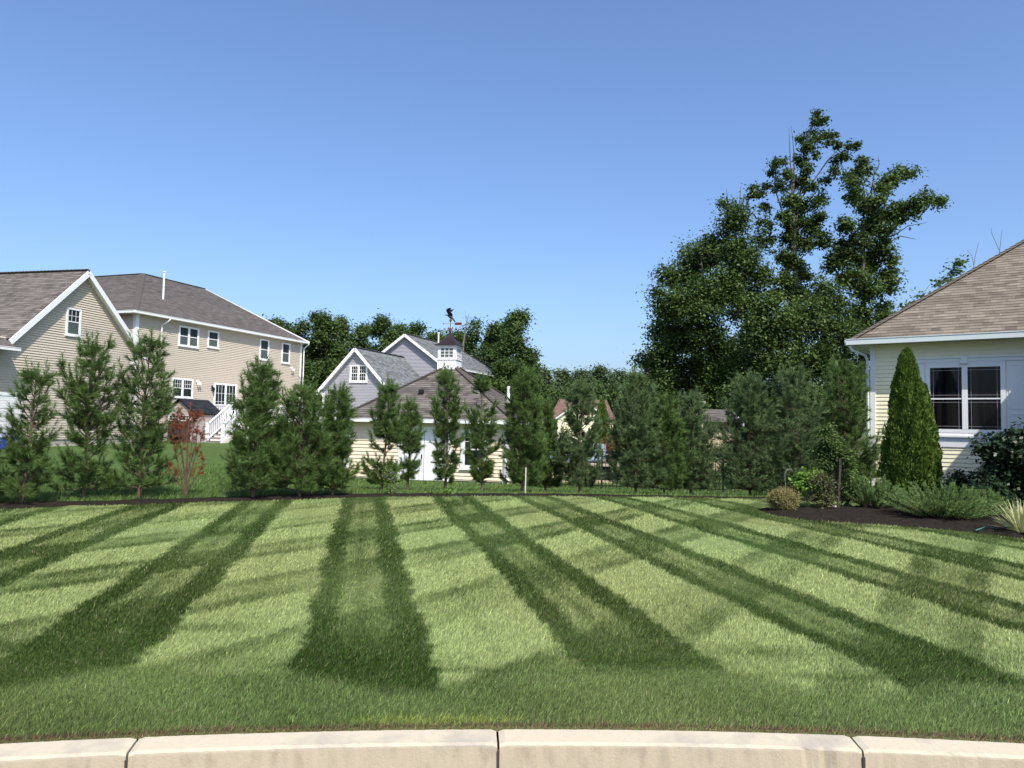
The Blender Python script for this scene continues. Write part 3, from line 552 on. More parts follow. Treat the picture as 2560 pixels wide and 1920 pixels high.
C0, C1, C2, C3 = (-.12, -.35, 2.16), (6.3, -.35, 2.16), (6.3, 6.07, 2.16), (-.12, 6.07, 2.16); AP = (3.09, 2.86, 2.16+.68*3.21)
b = MB(); roof_plane(b, [C0, C1, AP], (1, 0, 0), .14, .014); roof_plane(b, [C1, C2, AP], (0, 1, 0), .14, .014); roof_plane(b, [C3, C0, AP], (0, 1, 0), .14, .014); roof_plane(b, [C2, C3, AP], (1, 0, 0), .14, .014); rf = b.build('roof', M['roofP'], h)
c = MB(); [ridge_cap(c, q, AP, .12) for q in (C0, C1, C2, C3)]; c.build('ridge_cap', M['roofP'], rf)
MB().tube([(5.3, 3.1, 2.85), (5.3, 3.1, 3.5)], .06, 10).tube([(5.3, 3.1, 2.8), (5.3, 3.1, 2.95)], .1, 10).build('vent_pipe', M['white'], rf)
MB().box((2.45, .9, 3.12), (2.62, 1.05, 3.24)).build('attic_vent', M['black'], rf)
b = MB(); gutter(b, (-.18, -.41, 2.1), (6.36, -.41, 2.1), .11, .12); gutter(b, (6.36, -.3, 2.1), (6.36, 6, 2.1), .11, .12); b.build('gutter', M['white'], h)
MB().add([(-.12, -.35, 2.07), (6.3, -.35, 2.07), (6.3, .03, 2.07), (-.12, .03, 2.07)]).build('soffit', M['white'], h)
for u0, u1 in ((.06, .3), (5.85, 6.09)):
    b = MB(); pbox(b, pf, u0, u1, .0, 2.05, 0, .045); b.build('corner_board', M['white'], h)
MB().tube([(.16, -.36, 2.05), (.2, -.12, 1.85), (.2, -.1, .1)], .04, 6).build('downspout', M['white'], h)
MB().tube([(6.0, -.36, 2.05), (5.95, -.12, 1.85), (5.95, -.1, .1)], .04, 6).build('downspout', M['white'], h)
b = MB(); pbox(b, pf, 2.2, 3.9, .05, 1.78, .0, .035); dr = b.build('double_door', M['white'], h)
b = MB(); pbox(b, pf, 3.03, 3.05, .08, 1.75, .035, .037)
b.build('door_seam', M['grid'], dr); b = MB(); pbox(b, pf, 2.95, 2.98, .8, .95, .04, .08); b.build('handle', M['black'], dr)
b = MB(); pbox(b, pf, 2.08, 2.2, .0, 1.9, 0, .05); pbox(b, pf, 3.9, 4.02, .0, 1.9, 0, .05); pbox(b, pf, 2.2, 3.9, 1.78, 1.9, 0, .05); b.build('door_casing', M['white'], h)
window(h, pf, 4.36, 5.32, .5, 1.82, 1, trim=.12, grid=(3, 2, False))
window(h, pr, 1.2, 2.1, .7, 1.8, 1, trim=.1)
cu, cv, ch = 2.99, 2.88, .375
cupola = MB().box((cu-ch, cv-ch, 3.7), (cu+ch, cv+ch, 4.47)).box((cu-ch-.03, cv-ch-.03, 4.47), (cu+ch+.03, cv+ch+.03, 4.5)).box((cu-ch+.01, cv-ch+.01, 4.5), (cu+ch-.01, cv+ch-.01, 5.0)).box((cu-ch-.03, cv-ch-.03, 4.99), (cu+ch+.03, cv+ch+.03, 5.03)).build('cupola', M['white'], h)
for o, A in (((cu-ch, cv-ch+.01, 0), (1, 0, 0)), ((cu+ch-.01, cv-ch, 0), (0, 1, 0)), ((cu-ch+.01, cv+ch, 0), (0, -1, 0))):
    pl = plane(o, A, FZ); g = MB(); g.add([pt(pl, .12, 4.56, .006), pt(pl, .63, 4.56, .006), pt(pl, .63, 4.92, .006), pt(pl, .12, 4.92, .006)]); g.build('cupola_pane', M['glassS'], cupola)
    g = MB()
    for k in range(4): x = .12+.17*k; pbox(g, pl, x-.011, x+.011, 4.54, 4.94, .006, .018)
    for k in range(4): z = 4.56+.12*k; pbox(g, pl, .11, .64, z-.010, z+.010, .006, .02)
    g.build('cupola_muntin', M['white'], cupola)
b = MB(); prof = [(.5, 5.03), (.40, 5.08), (.29, 5.17), (.19, 5.29), (.11, 5.42), (.045, 5.55), (.0, 5.58)]; ring = []
for r, z in prof: ring.append([(cu+sx*r, cv+sy*r, z) for sx, sy in ((-1, -1), (1, -1), (1, 1), (-1, 1))])
for i in range(len(ring)-1):
    for k in range(4): b.add([ring[i][k], ring[i][(k+1) % 4], ring[i+1][(k+1) % 4], ring[i+1][k]])
b.add(ring[0][::-1]); b.build('cupola_roof', M['copper'], cupola)
vane = MB().tube([(cu, cv, 5.5), (cu, cv, 6.12)], .012, 8); sph = lambda z, r: vane.lathe((cu, cv, z), [(r*math.sin(t), -r*math.cos(t)) for t in np.linspace(0, math.pi, 9)], 12)
sph(5.62, .055); sph(5.72, .03); sph(6.03, .055); vane = vane.build('weathervane', M['redmetal'], h)
b = MB(); b.beam((cu-.26, cv, 5.9), (cu+.2, cv, 5.9), .012, .012); b.hexa([(cu-.26, cv-.004, 5.87), (cu-.26, cv+.004, 5.87), (cu-.33, cv+.004, 5.9), (cu-.33, cv-.004, 5.9), (cu-.26, cv-.004, 5.93), (cu-.26, cv+.004, 5.93), (cu-.325, cv+.004, 5.902), (cu-.325, cv-.004, 5.902)])
for z in (5.875, 5.925): b.box((cu+.18, cv-.008, z-.028), (cu+.45, cv+.008, z+.022))
b.build('arrow', M['redmetal'], vane)
b = MB(); b.beam((cu-.2, cv, 5.70), (cu+.2, cv, 5.70), .012, .012); b.beam((cu, cv-.2, 5.70), (cu, cv+.2, 5.70), .012, .012)
def letter(b, ch, x, y, z, s=.085):
    w = s*.62; L = {'N': [((0, 0), (0, 1)), ((0, 1), (1, 0)), ((1, 0), (1, 1))], 'S': [((1, 1), (0, 1)), ((0, 1), (0, .5)), ((0, .5), (1, .5)), ((1, .5), (1, 0)), ((1, 0), (0, 0))], 'E': [((0, 0), (0, 1)), ((0, 1), (1, 1)), ((0, .5), (.8, .5)), ((0, 0), (1, 0))], 'W': [((0, 1), (.25, 0)), ((.25, 0), (.5, .7)), ((.5, .7), (.75, 0)), ((.75, 0), (1, 1))]}[ch]
    for (a0, c0), (a1, c1) in L: b.beam((x-w/2+a0*w, y, z-s/2+c0*s), (x-w/2+a1*w, y, z-s/2+c1*s), .014, .014, (0, 1, 0))
letter(b, 'N', cu-.24, cv, 5.70); letter(b, 'S', cu+.24, cv, 5.70); letter(b, 'E', cu, cv+.24, 5.70); letter(b, 'W', cu, cv-.24, 5.70); b.build('compass_arms', M['redmetal'], vane)
# eagle: body, raised wings, tail
b = MB(); b.tube([(cu-.24, cv, 6.245), (cu-.19, cv, 6.25), (cu-.13, cv, 6.235), (cu-.05, cv, 6.19), (cu+.03, cv, 6.14), (cu+.1, cv, 6.08), (cu+.19, cv, 5.97)], [.006, .02, .022, .05, .055, .03, .022], 8)
for s in (-1, 1):
    q = [(-.06, 6.20), (.07, 6.16), (.06, 6.28), (-.02, 6.36), (.05, 6.46), (.08, 6.50), (-.06, 6.48), (-.15, 6.42), (-.12, 6.32)]
    P0 = [(cu+x, cv+s*(.01+(z-6.16)*.5), z) for x, z in q]; P1 = [(x, y+s*.012, z) for x, y, z in P0]; b.add(P0); b.add(P1[::-1])
    for i in range(len(q)): j = (i+1) % len(q); b.add([P0[i], P0[j], P1[j], P1[i]])
b.build('eagle', M['bird'], vane, True)

# ------------------------------------------------------------------ CREAM HOUSE at right
ch_ = empty('house', (10.07, 21.5, 0), math.radians(90-127), 'cream sided single-storey house with tan hip roof and twin windows at right edge', 'house'); h = H(ch_)
rf_ = plane((0, 0, 0), FX, FZ); rl = plane((0, 0, 0), (0, -1, 0), FZ); rw = plane((4.95, 0, 0), (0, -1, 0), FZ)
b = MB(); lap(b, rf_, [(0, 0), (4.95, 0), (4.95, 3.95), (0, 3.95)], .1085, .017); lap(b, rl, [(-9, 0), (0, 0), (0, 3.95), (-9, 3.95)], .1085, .017)
lap(b, plane((4.95, 0, 0), (0, -1, 0), FZ), [(0, 0), (4, 0), (4, 3.95), (0, 3.95)], .1085, .017); lap(b, plane((4.95, -4, 0), FX, FZ), [(0, 0), (7, 0), (7, 3.95), (0, 3.95)], .1085, .017); b.add([(11.95, -4, 0), (11.95, 9, 0), (11.95, 9, 4), (11.95, -4, 4)]); b.add([(0, 9, 0), (11.95, 9, 0), (11.95, 9, 4), (0, 9, 4)]); b.build('wall', M['cream'], h)
ez = 4.06; sl_ = .8; hh = 5.0; E0 = (-.45, -.45, ez); P1 = (hh-.45, hh-.45, ez+sl_*hh); P2 = (12.4-hh, hh-.45, ez+sl_*hh)
b = MB(); roof_plane(b, [E0, (12.4, -.45, ez), P2, P1], (1, 0, 0), .14, .012); roof_plane(b, [E0, P1, (-.45, 9.55, ez)], (0, 1, 0), .14, .012); roof_plane(b, [(-.45, 9.55, ez), P1, P2, (12.4, 9.55, ez)], (1, 0, 0), .14, .012)
zr = ez+sl_*3.95
roof_plane(b, [(4.5, -4.45, ez), (4.5, .6, ez), (8.45, 2.9, zr), (8.45, -.5, zr)], (0, 1, 0), .14, .012); roof_plane(b, [(4.5, -4.45, ez), (12.4, -4.45, ez), (8.45, -.5, zr)], (1, 0, 0), .14, .012)
roof = b.build('roof', M['roofR'], h); c = MB(); ridge_cap(c, E0, P1, .15); ridge_cap(c, P1, P2); c.build('ridge_cap', M['roofR'], roof); c = MB(); ridge_cap(c, (4.5, -4.45, ez), (8.45, -.5, zr)); c.build('ridge_cap', M['roofR'], roof)
b = MB(); gutter(b, (-.53, -.53, ez-.06), (4.5, -.53, ez-.06), .14, .15); gutter(b, (-.53, -.44, ez-.06), (-.53, 9.6, ez-.06), .14, .15); gutter(b, (4.43, -4.5, ez-.06), (4.43, -.6, ez-.06), .14, .15); b.build('gutter', M['greenwhite'], h)
MB().add([(-.45, -.45, ez-.1), (4.95, -.45, ez-.1), (4.95, .03, ez-.1), (-.45, .03, ez-.1)]).add([(-.45, 0, ez-.098), (.03, 0, ez-.098), (.03, 9, ez-.098), (-.45, 9, ez-.098)]).add([(4.5, -4.45, ez-.1), (4.97, -4.45, ez-.1), (4.97, -.45, ez-.1), (4.5, -.45, ez-.1)]).build('soffit', M['white'], h)
b = MB(); pbox(b, rf_, -.03, .1, 0, 3.93, 0, .04); pbox(b, rl, -.1, -.01, 0, 3.93, 0, .04); b.build('corner_board', M['white'], h)
MB().tube([(-.46, -.5, 3.9), (-.4, -.45, 3.78), (-.14, -.1, 3.66), (-.09, -.05, 3.5), (-.09, -.05, .1)], .042, 8).build('downspout', M['greenwhite'], h)
# window composition: header, keystone, panelled shutters, two double-hung sashes, apron
b = MB(); pbox(b, rf_, .98, 3.98, 3.40, 3.50, 0, .06); pbox(b, rf_, .94, 4.02, 3.50, 3.54, 0, .09); pbox(b, rf_, 2.18, 2.34, 3.35, 3.56, .06, .12); b.build('window_header', M['white'], h); b = MB()
pbox(b, rf_, 1.36, 3.16, 1.16, 1.42, 0, .035); pbox(b, rf_, 1.34, 3.18, 1.42, 1.47, 0, .09); pbox(b, rf_, 1.36, 3.16, 1.47, 1.54, 0, .045); b.build('window_apron', M['white'], h)
for a0, a1 in ((1.0, 1.33), (3.19, 3.62)):
    b = MB(); pbox(b, rf_, a0, a1, 1.2, 3.40, 0, .03)
    for z0, z1 in ((1.28, 2.05), (2.17, 3.3)):
        pbox(b, rf_, a0+.05, a1-.05, z0, z0+.03, .03, .042); pbox(b, rf_, a0+.05, a1-.05, z1-.03, z1, .03, .042); pbox(b, rf_, a0+.05, a0+.08, z0+.03, z1-.03, .03, .042); pbox(b, rf_, a1-.08, a1-.05, z0+.03, z1-.03, .03, .042)
    b.build('panelled_shutter', M['white'], h)
f = MB(); Z0, Z1, zm = 1.63, 3.26, 2.43; pn = MB(); gd = MB(); pbox(f, rf_, 1.35, 1.46, 1.54, 3.40, 0, .05); pbox(f, rf_, 3.06, 3.17, 1.54, 3.40, 0, .05); pbox(f, rf_, 2.2, 2.33, Z0, Z1, 0, .055); pbox(f, rf_, 1.46, 3.06, Z1, 3.40, 0, .048); pbox(f, rf_, 1.46, 3.06, 1.54, Z0, 0, .052)
for x0, x1 in ((1.46, 2.2), (2.33, 3.06)):
    pbox(f, rf_, x0, x1, zm-.016, zm+.02, .022, .042); pn.add([pt(rf_, x0, Z0, .023), pt(rf_, x1, Z0, .023), pt(rf_, x1, Z1, .023), pt(rf_, x0, Z1, .023)])
    for z0, z1 in ((Z0, zm-.016), (zm+.02, Z1)):
        for t in (.07,): pbox(gd, rf_, x0+t, x0+t+.012, z0, z1, .023, .027); pbox(gd, rf_, x1-t-.012, x1-t, z0, z1, .023, .027); pbox(gd, rf_, x0, x1, z0+t, z0+t+.012, .023, .028); pbox(gd, rf_, x0, x1, z1-t-.012, z1-t, .023, .028)
wo = f.build('window', M['white'], h); pn.build('pane', M['glassR'], wo); gd.build('muntin', M['grid'], wo)

# ------------------------------------------------------------------ far cream house with red-brown roof
fo = at(1457, 1050, 95); fh = empty('house', (fo[0], fo[1], -.5), 0, 'distant cream bungalow with red-brown roof among the woods', 'house'); h = H(fh); k = 95/1923.
fp = plane((0, 0, 0), FX, FZ)
b = MB(); b.add([(-3.1, 0, 0), (1.75, 0, 0), (1.75, 0, 3.6), (.05, 0, 5.2), (-3.1, 0, 3.1)]); b.box((-3.6, 2.6, 0), (4.1, 7, 2.8)); b.build('wall', M['cream'], h)
b = MB(); roof_plane(b, [(-4.1, 2.2, 3.0), (4.3, 2.2, 2.9), (3.6, 5.5, 5.5), (-2.6, 5.5, 5.6)], (1, 0, 0), .2); roof_plane(b, [(-3.4, -.3, 3.0), (-3.4, 3, 3.0), (.02, 5, 5.42), (.02, -.3, 5.42)], (0, 1, 0), .2); roof_plane(b, [(2.6, -.3, 3.4), (2.6, 3, 3.4), (.02, 5, 5.42), (.02, -.3, 5.42)], (0, 1, 0), .2)
roof_plane(b, [(4.7, 2.2, 2.9), (4.7, 8, 2.9), (3.6, 5.5, 5.5)], (0, 1, 0), .2); b.build('roof', M['roofB'], h)
b = MB(); b.beam((-3.4, -.33, 2.95), (.02, -.33, 5.37), .05, .15); b.beam((2.6, -.33, 3.35), (.02, -.33, 5.37), .05, .15); b.build('rake_board', M['white'], h)
MB().tube([(-1.2, 2.5, 4.4), (-1.2, 2.5, 5.3)], .08, 6).build('vent_pipe', M['white'], h)
f2 = at(1405, 1050, 105); fh2 = empty('house', (f2[0], f2[1], -.5), 0, 'sliver of a distant house with grey roof behind the red-brown one', 'house')
MB().box((-2.2, 0, 0), (2.8, 5, 4.)).build('wall', M['cream'], fh2); b = MB(); roof_plane(b, [(-2.9, -.4, 3.9), (3.4, -.4, 3.9), (2.5, 2.8, 6.0), (-.6, 2.8, 6.0)], (1, 0, 0), .2); b.build('roof', M['roofG'], fh2)

# ------------------------------------------------------------------ patio pieces behind the fence
go = at(1790, 1150, 31.); pav = empty('pavilion', (go[0], go[1], -.5), math.radians(-6), 'low tan stone pavilion with brown roof behind the black fence', 'pavilion'); h = H(pav)
MB().box((-1.2, 0, 0), (.75, 3, 2.3)).build('wall', M['stone'], h); b = MB(); roof_plane(b, [(-1.4, -.3, 2.3), (1.0, -.3, 2.3), (.75, 1.4, 2.85), (-1.4, 1.4, 2.85)], (1, 0, 0)); b.build('roof', M['roofP'], h)
MB().beam((1.02, -.32, 2.22), (.77, 1.4, 2.8), .05, .16).build('rake_board', M['white'], h)
co = at(1741, 1100, 29.); chim = empty('outdoor_fireplace', (co[0], co[1], -.5), 0, 'tall tan stone outdoor fireplace chimney with dark pyramid cap', 'fireplace'); h = H(chim)
MB().box((-.33, -.25, 0), (.33, .25, 1.6)).box((-.2, -.18, 1.6), (.2, .18, 2.95)).build('chimney_stack', M['stone'], h); MB().box((-.28, -.25, 2.95), (.28, .25, 3.05)).build('cap_slab', M['rock'], h)
b = MB(); 
for s in ((-.2, -.2), (.2, -.2), (.2, .2), (-.2, .2)): b.beam((s[0]*.8, s[1]*.8, 3.05), (s[0]*.8, s[1]*.8, 3.2), .02, .02, (0, 1, 0))
q = [(-.34, -.3, 3.2), (.34, -.3, 3.2), (.34, .3, 3.2), (-.34, .3, 3.2)]
for i in range(4): b.add([q[i], q[(i+1) % 4], (0, 0, 3.36)])
b.add(q[::-1]); b.build('chimney_cap', M['copper'], h)
ko = at(1450, 1150, 27.5); isl = empty('outdoor_kitchen', (ko[0], ko[1], -.5), math.radians(-4), 'tan stone outdoor kitchen counter with dark grill opening behind fence', 'outdoor kitchen'); h = H(isl)
MB().box((-1.1, 0, 0), (.35, .8, .62)).box((.35, 0, 0), (1.4, .8, .12)).box((1.4, 0, 0), (1.6, .8, .62)).build('base', M['stone'], h); MB().box((.35, .1, .12), (1.4, .8, .6)).build('grill_opening', M['black'], h)
MB().box((-1.15, -.05, .62), (1.65, .85, .69)).build('countertop', M['rock'], h)
def patio_chair(px, py, Y, rz, lab):
    p = at(px, py, Y); r = empty('patio_chair', (p[0], p[1], p[2]-.45), rz, lab, 'chair', 'patio chairs behind the fence')
    MB().box((-.28, -.28, .38), (.28, .25, .44)).build('seat', M['chair'], r); b = MB()
    b.beam((0, .25, .42), (0, .42, 1.02), .52, .05, (0, 1, 0)); b.build('backrest', M['chair'], r, False, .02)
    for sx in (-1, 1):
        for y in (-.25, .25): MB().beam((sx*.26, y, 0), (sx*.26, y, .62 if y < 0 else .5), .05, .05, (0, 1, 0)).build('leg', M['chair'], r)
        MB().box((sx*.3-.05, -.3, .62), (sx*.3+.05, .32, .65)).build('armrest', M['chair'], r)
patio_chair(1399, 1150, 29.0, .5, 'pale blue-grey patio chair behind the left fence gap'); patio_chair(1492, 1148, 29.2, -.4, 'pale blue-grey patio chair behind the pine with arched trunk')
# black metal fence
def fence(pts, label):
    root = empty('fence', (pts[0][0], pts[0][1], float(terrain(*pts[0]))), 0, label, 'fence'); o = np.array(root.location)
    for (x0, y0), (x1, y1) in zip(pts[:-1], pts[1:]):
        L = math.hypot(x1-x0, y1-y0); n = max(1, round(L/1.83))
        for i in range(n+1):
            x = x0+(x1-x0)*i/n; y = y0+(y1-y0)*i/n; z = float(terrain(x, y)); c = np.array([x, y, z])-o
            if i or (x0, y0) == pts[0]: MB().beam(c+(0, 0, -.1), c+(0, 0, 1.27), .055, .055, (0, 1, 0)).beam(c+(0, 0, 1.27), c+(0, 0, 1.3), .07, .07, (0, 1, 0)).build('post', M['black'], root)
            if i < n:
                xb = x0+(x1-x0)*(i+1)/n; yb = y0+(y1-y0)*(i+1)/n; d = np.array([xb, yb, float(terrain(xb, yb))])-o; b = MB()
                for hz in (.12, 1.06, 1.21): b.beam(c+(0, 0, hz), d+(0, 0, hz), .025, .03)
                for k in range(1, 16): e = c+(d-c)*k/16; b.beam(e+(0, 0, .03), e+(0, 0, 1.21), .016, .016, (0, 1, 0))
                b.build('picket_panel', M['black'], root)
fence([(.35, 26.6), (1.1, 25.4), (10.4, 23.5)], 'black metal picket fence running from the pool house towards the cream house')
fence([(-10.2, 31.5), (-6.3, 29.5)], 'short black metal picket fence left of the pool house')

# ------------------------------------------------------------------ small objects
def bin_(px, Y, lab, s=1., mark=False):
    p = at(px, 1112, Y); r = empty('recycling_bin', (p[0], p[1], float(terrain(p[0], p[1]))), math.radians(76), lab, 'bin', 'blue recycling bins by the garage door')
    w = .2*s; b = MB(); b.hexa([(-w, -w, 0), (w, -w, 0), (w, w, 0), (-w, w, 0), (-w*1.2, -w*1.2, .42), (w*1.2, -w*1.2, .42), (w*1.2, w*1.2, .42), (-w*1.2, w*1.2, .42)]); b.build('tub', M['bluebin'], r, False, .01)
    MB().box((-w*1.28, -w*1.28, .42), (w*1.28, w*1.28, .46)).build('lid', M['bluebin'], r, False, .01)
    if mark: MB().box((-.07, -w*1.2-.012, .28), (.08, -w*1.2-.004, .30)).box((-.07, -w*1.2-.012, .24), (.08, -w*1.2-.004, .26)).box((-.04, -w*1.15-.012, .17), (.04, -w*1.15-.004, .22)).build('printed_mark', M['white'], r)
bin_(8, 30.2, 'blue recycling tub at the left edge, plain front', 1.15); bin_(28, 30.9, 'blue recycling tub with a small white printed mark', 1., True)
p = at(395, 1090, 39.2); r = empty('storage_tub', (p[0], p[1], .25), .3, 'bright blue plastic tub left of the garden shed', 'tub'); MB().lathe((0, 0, 0), [(.0, 0), (.2, 0), (.26, .7), (.28, .72), (.2, .78), (0, .8)], 14).build('tub', M['bluebin'], r, True)
p = at(437, 1105, 38.6); r = empty('planter', (p[0], p[1], .25), 0, 'dark cylindrical planter pot in front of garden shed door', 'planter'); MB().lathe((0, 0, 0), [(.0, 0), (.2, 0), (.25, .42), (.27, .42), (.27, .46), (.22, .46), (.2, .35), (0, .35)], 16).build('pot', M['dkbin'], r, True)
# grill on the deck
hm = Matrix.Translation((-19.71, 40, 0)) @ Matrix.Rotation(math.radians(70), 4, 'Z'); p = hm @ Vector((5.35, -1.0, 1.4)); r = empty('grill', p, math.radians(70), 'black grill with grey domed lid on the white deck', 'grill')
MB().box((-.35, -.25, .1), (.35, .25, .75)).build('cabinet', M['black'], r); MB().lathe((.1, 0, .75), [(.32, 0), (.31, .12), (.22, .25), (0, .3)], 14).build('lid', M['grid'], r, True); MB().box((-.75, -.22, .72), (-.36, .22, .76)).build('side_shelf', M['black'], r)
# white stake, dark post, hook, rock
p = gnd(1313, 1237, -.1); r = tag(MB().tube([(0, 0, -.1), (.005, 0, .62)], .014, 6).build('marker_stake', M['stake']), 'thin white marker stake standing in the mulch strip in front of a pine', 'stake'); r.location = (p[0], p[1], terrain(p[0], p[1]))
p = gnd(2094, 1277, 0); r = tag(MB().beam((0, 0, -.1), (.05, 0, .90), .04, .04, (0, 1, 0)).beam((.05, 0, .90), (.05, 0, .96), .06, .045, (0, 1, 0)).build('bed_post', M['wood'], None, False, .006), 'dark weathered wooden post leaning in the right mulch bed', 'post'); r.location = (p[0], p[1], .03)
p = gnd(1965, 1232, 0); r = tag(MB().tube([(0, 0, 0), (-.02, 0, .3), (-.03, 0, .45), (.02, 0, .56), (.12, 0, .58), (.16, 0, .52)], .007, 6).build('shepherd_hook', M['grid'], None), 'thin bent metal shepherd hook beside the bright green shrub', 'garden hook'); r.location = (p[0], p[1], 0)
def rock(px, py, s, lab):
    p = gnd(px, py); b = MB(); b.lathe((0, 0, 0), [(0, s*.35), (s*.5, s*.33), (s*.9, s*.18), (s, 0), (s*.9, -s*.2)], 9); rr = random.Random(px)
    b.v = [(x*rr.uniform(.85, 1.2), y*rr.uniform(.8, 1.1), z*rr.uniform(.8, 1.2)) for x, y, z in b.v]; o = tag(b.build('garden_rock', M['rock'], None, True), lab, 'rock'); o.location = (p[0], p[1], .04)
rock(2082, 1274, .12, 'flat tan rock left of the leaning dark post'); rock(2120, 1268, .08, 'small tan rock right of the leaning dark post')
b = MB(); b.tube([gnd(x, y)+np.array([0, 0, .05]) for x, y in ((2440, 1334), (2462, 1326), (2490, 1330), (2520, 1322), (2560, 1318))], .01, 6); tag(b.build('garden_hose', M['teal'], None), 'short run of dark green hose lying on the mulch near the yucca', 'hose')

# ------------------------------------------------------------------ PLANTS
def needle_mesh(Sg, Eg, per, ln, wd, ang, R, droop=.0, lo=.0):
    Sg = np.asarray(Sg); Eg = np.asarray(Eg); Mn = len(Sg); n = Mn*per
    i = np.repeat(np.arange(Mn), per); t = R.uniform(lo, 1, n)[:, None]; d = Eg-Sg; d /= (np.linalg.norm(d, axis=1)[:, None]+1e-9); d = d[i]
    base = Sg[i]+(Eg-Sg)[i]*t; r = R.normal(size=(n, 3)); r -= (r*d).sum(1)[:, None]*d; r /= np.linalg.norm(r, axis=1)[:, None]
    a = np.clip(R.normal(ang, .22, n), .1, 1.5)[:, None]; v = d*np.cos(a)+r*np.sin(a); v[:, 2] -= droop*R.random(n)
    L = (ln*R.uniform(.65, 1.15, n))[:, None]; s = np.cross(v, R.normal(size=(n, 3))); s /= (np.linalg.norm(s, axis=1)[:, None]+1e-9); s *= wd/2
    V = np.stack([base-s, base+s, base+v*L], 1); ti = np.clip(R.random(Mn)[i]*.5+R.random(n)*.4+.15*(t[:, 0]-.3), 0, 1)
    return V, ti
def interp_prof(pr, t): return float(np.interp(t, [p[0] for p in pr], [p[1] for p in pr]))
COL = [(0, .6), (.1, .95), (.3, 1), (.5, .9), (.72, .72), (.86, .52), (.95, .3), (1, .12)]
WIDE = [(0, .8), (.12, 1), (.28, .98), (.38, .72), (.5, .8), (.7, .72), (.85, .55), (.95, .32), (1, .12)]
TOPH = [(0, .7), (.08, .9), (.22, .85), (.33, .5), (.45, .75), (.6, .95), (.78, .85), (.92, .55), (1, .15)]
SLIM = [(0, .2), (.2, .7), (.4, 1), (.55, .9), (.7, 1), (.85, .5), (1, .08)]
def pine(px, py, ty, hwpx, lab, seed, prof=COL, dens=1., mat='pine', Y=None, name='pine_tree', bare=.08, cat='pine tree', per=58, ln=.125, group='young pines planted along the mulch strip', gap=0., tx=None):
    R = np.random.default_rng(seed); g = gnd(px, py)
    for _ in range(5): g = gnd(px, py, float(terrain(g[0], g[1])))
    if Y: g = at(px, py, Y); 
    g[2] = float(terrain(g[0], g[1]))
    top = at(px, ty, g[1]); Ht = top[2]-g[2]; Rw = hwpx/FPX*g[1]
    root = empty(name, tuple(g), 0, lab, cat, group)
    tk = MB(); lean = R.normal(0, .02, 2); lean[0] = lean[0] if tx is None else (tx-px)/FPX*g[1]/Ht; tp = lambda z: np.array([lean[0]*z+.02*math.sin(z*2+seed), lean[1]*z, z])
    tk.tube([tp(z) for z in np.linspace(-.05, Ht*.93, 9)], np.linspace(.026+.010*Ht/2.5, .006, 9), 7)
    Sg, Eg = [], []
    def seg(a, b_): Sg.append(a); Eg.append(b_)
    nw = int(8+Ht*4.3*dens)
    for w in range(nw):
        th = bare+(.97-bare)*(w+.5*R.random())/nw
        if R.random() < gap: continue
        k = R.integers(3, 6); a0 = R.uniform(0, 6.28)
        for j in range(k):
            az = a0+6.283*j/k+R.normal(0, .25); r = Rw*interp_prof(prof, th)*R.choice([R.uniform(.85, 1.18), R.uniform(.4, .9)], p=[.6, .4]); rise = max(r*(.25+1.5*th), .05)*R.uniform(.6, 1.3)
            th_ = th+R.uniform(-.03, .03); hz = max(.06, th_-rise/Ht); rise = max(.03, th_*Ht-hz*Ht)
            if th > .85: r = max(r, .07)
            st = tp(hz*Ht); dr = np.array([math.cos(az), math.sin(az), 0]); pts = [st+dr*r*t+np.array([0, 0, rise*(t**1.6)]) for t in (0, .35, .7, 1.)]
            tk.tube(pts, [.013, .010, .007, .004], 4)
            tan = pts[3]-pts[2]; tan /= np.linalg.norm(tan); tip = tan*.4+np.array([0, 0, .75]); tip /= np.linalg.norm(tip)
            L = R.uniform(.16, .28); seg(pts[3]-tan*.05, pts[3]+tip*L); seg(pts[2], pts[3])
            ns = int(5+r*9)
            for q in range(ns):
                t = R.uniform(.3, 1); p = st+dr*r*t+np.array([0, 0, rise*t**1.6]); sdv = np.array([-dr[1], dr[0], 0])*R.choice([-1, 1])
                v = sdv*R.uniform(.3, .9)+dr*R.uniform(0, .6)+np.array([0, 0, R.uniform(.1, .8)]); v /= np.linalg.norm(v); L2 = R.uniform(.14, .30)*(.6+.6*min(1, r))
                tk.tube([p, p+v*L2], [.005, .003], 3); seg(p+v*L2*.25, p+v*L2)
    seg(tp(Ht*.84), tp(Ht*.93)); seg(tp(Ht*.90), tp(Ht-.03)); 
    for j in range(4): a = R.uniform(0, 6.28); seg(tp(Ht*.88), tp(Ht*.88)+np.array([math.cos(a)*.08, math.sin(a)*.08, R.uniform(.1, .17)]))
    tk.build('trunk', M['barkP'] if mat != 'rust' else M['deadwood'], root)
    wd = max(.006, .00058*g[1]); V, ti = needle_mesh(Sg, Eg, per, ln, wd, .62, R, .1)
    npmesh('needles', V, 3, M[mat], root, ti); return root
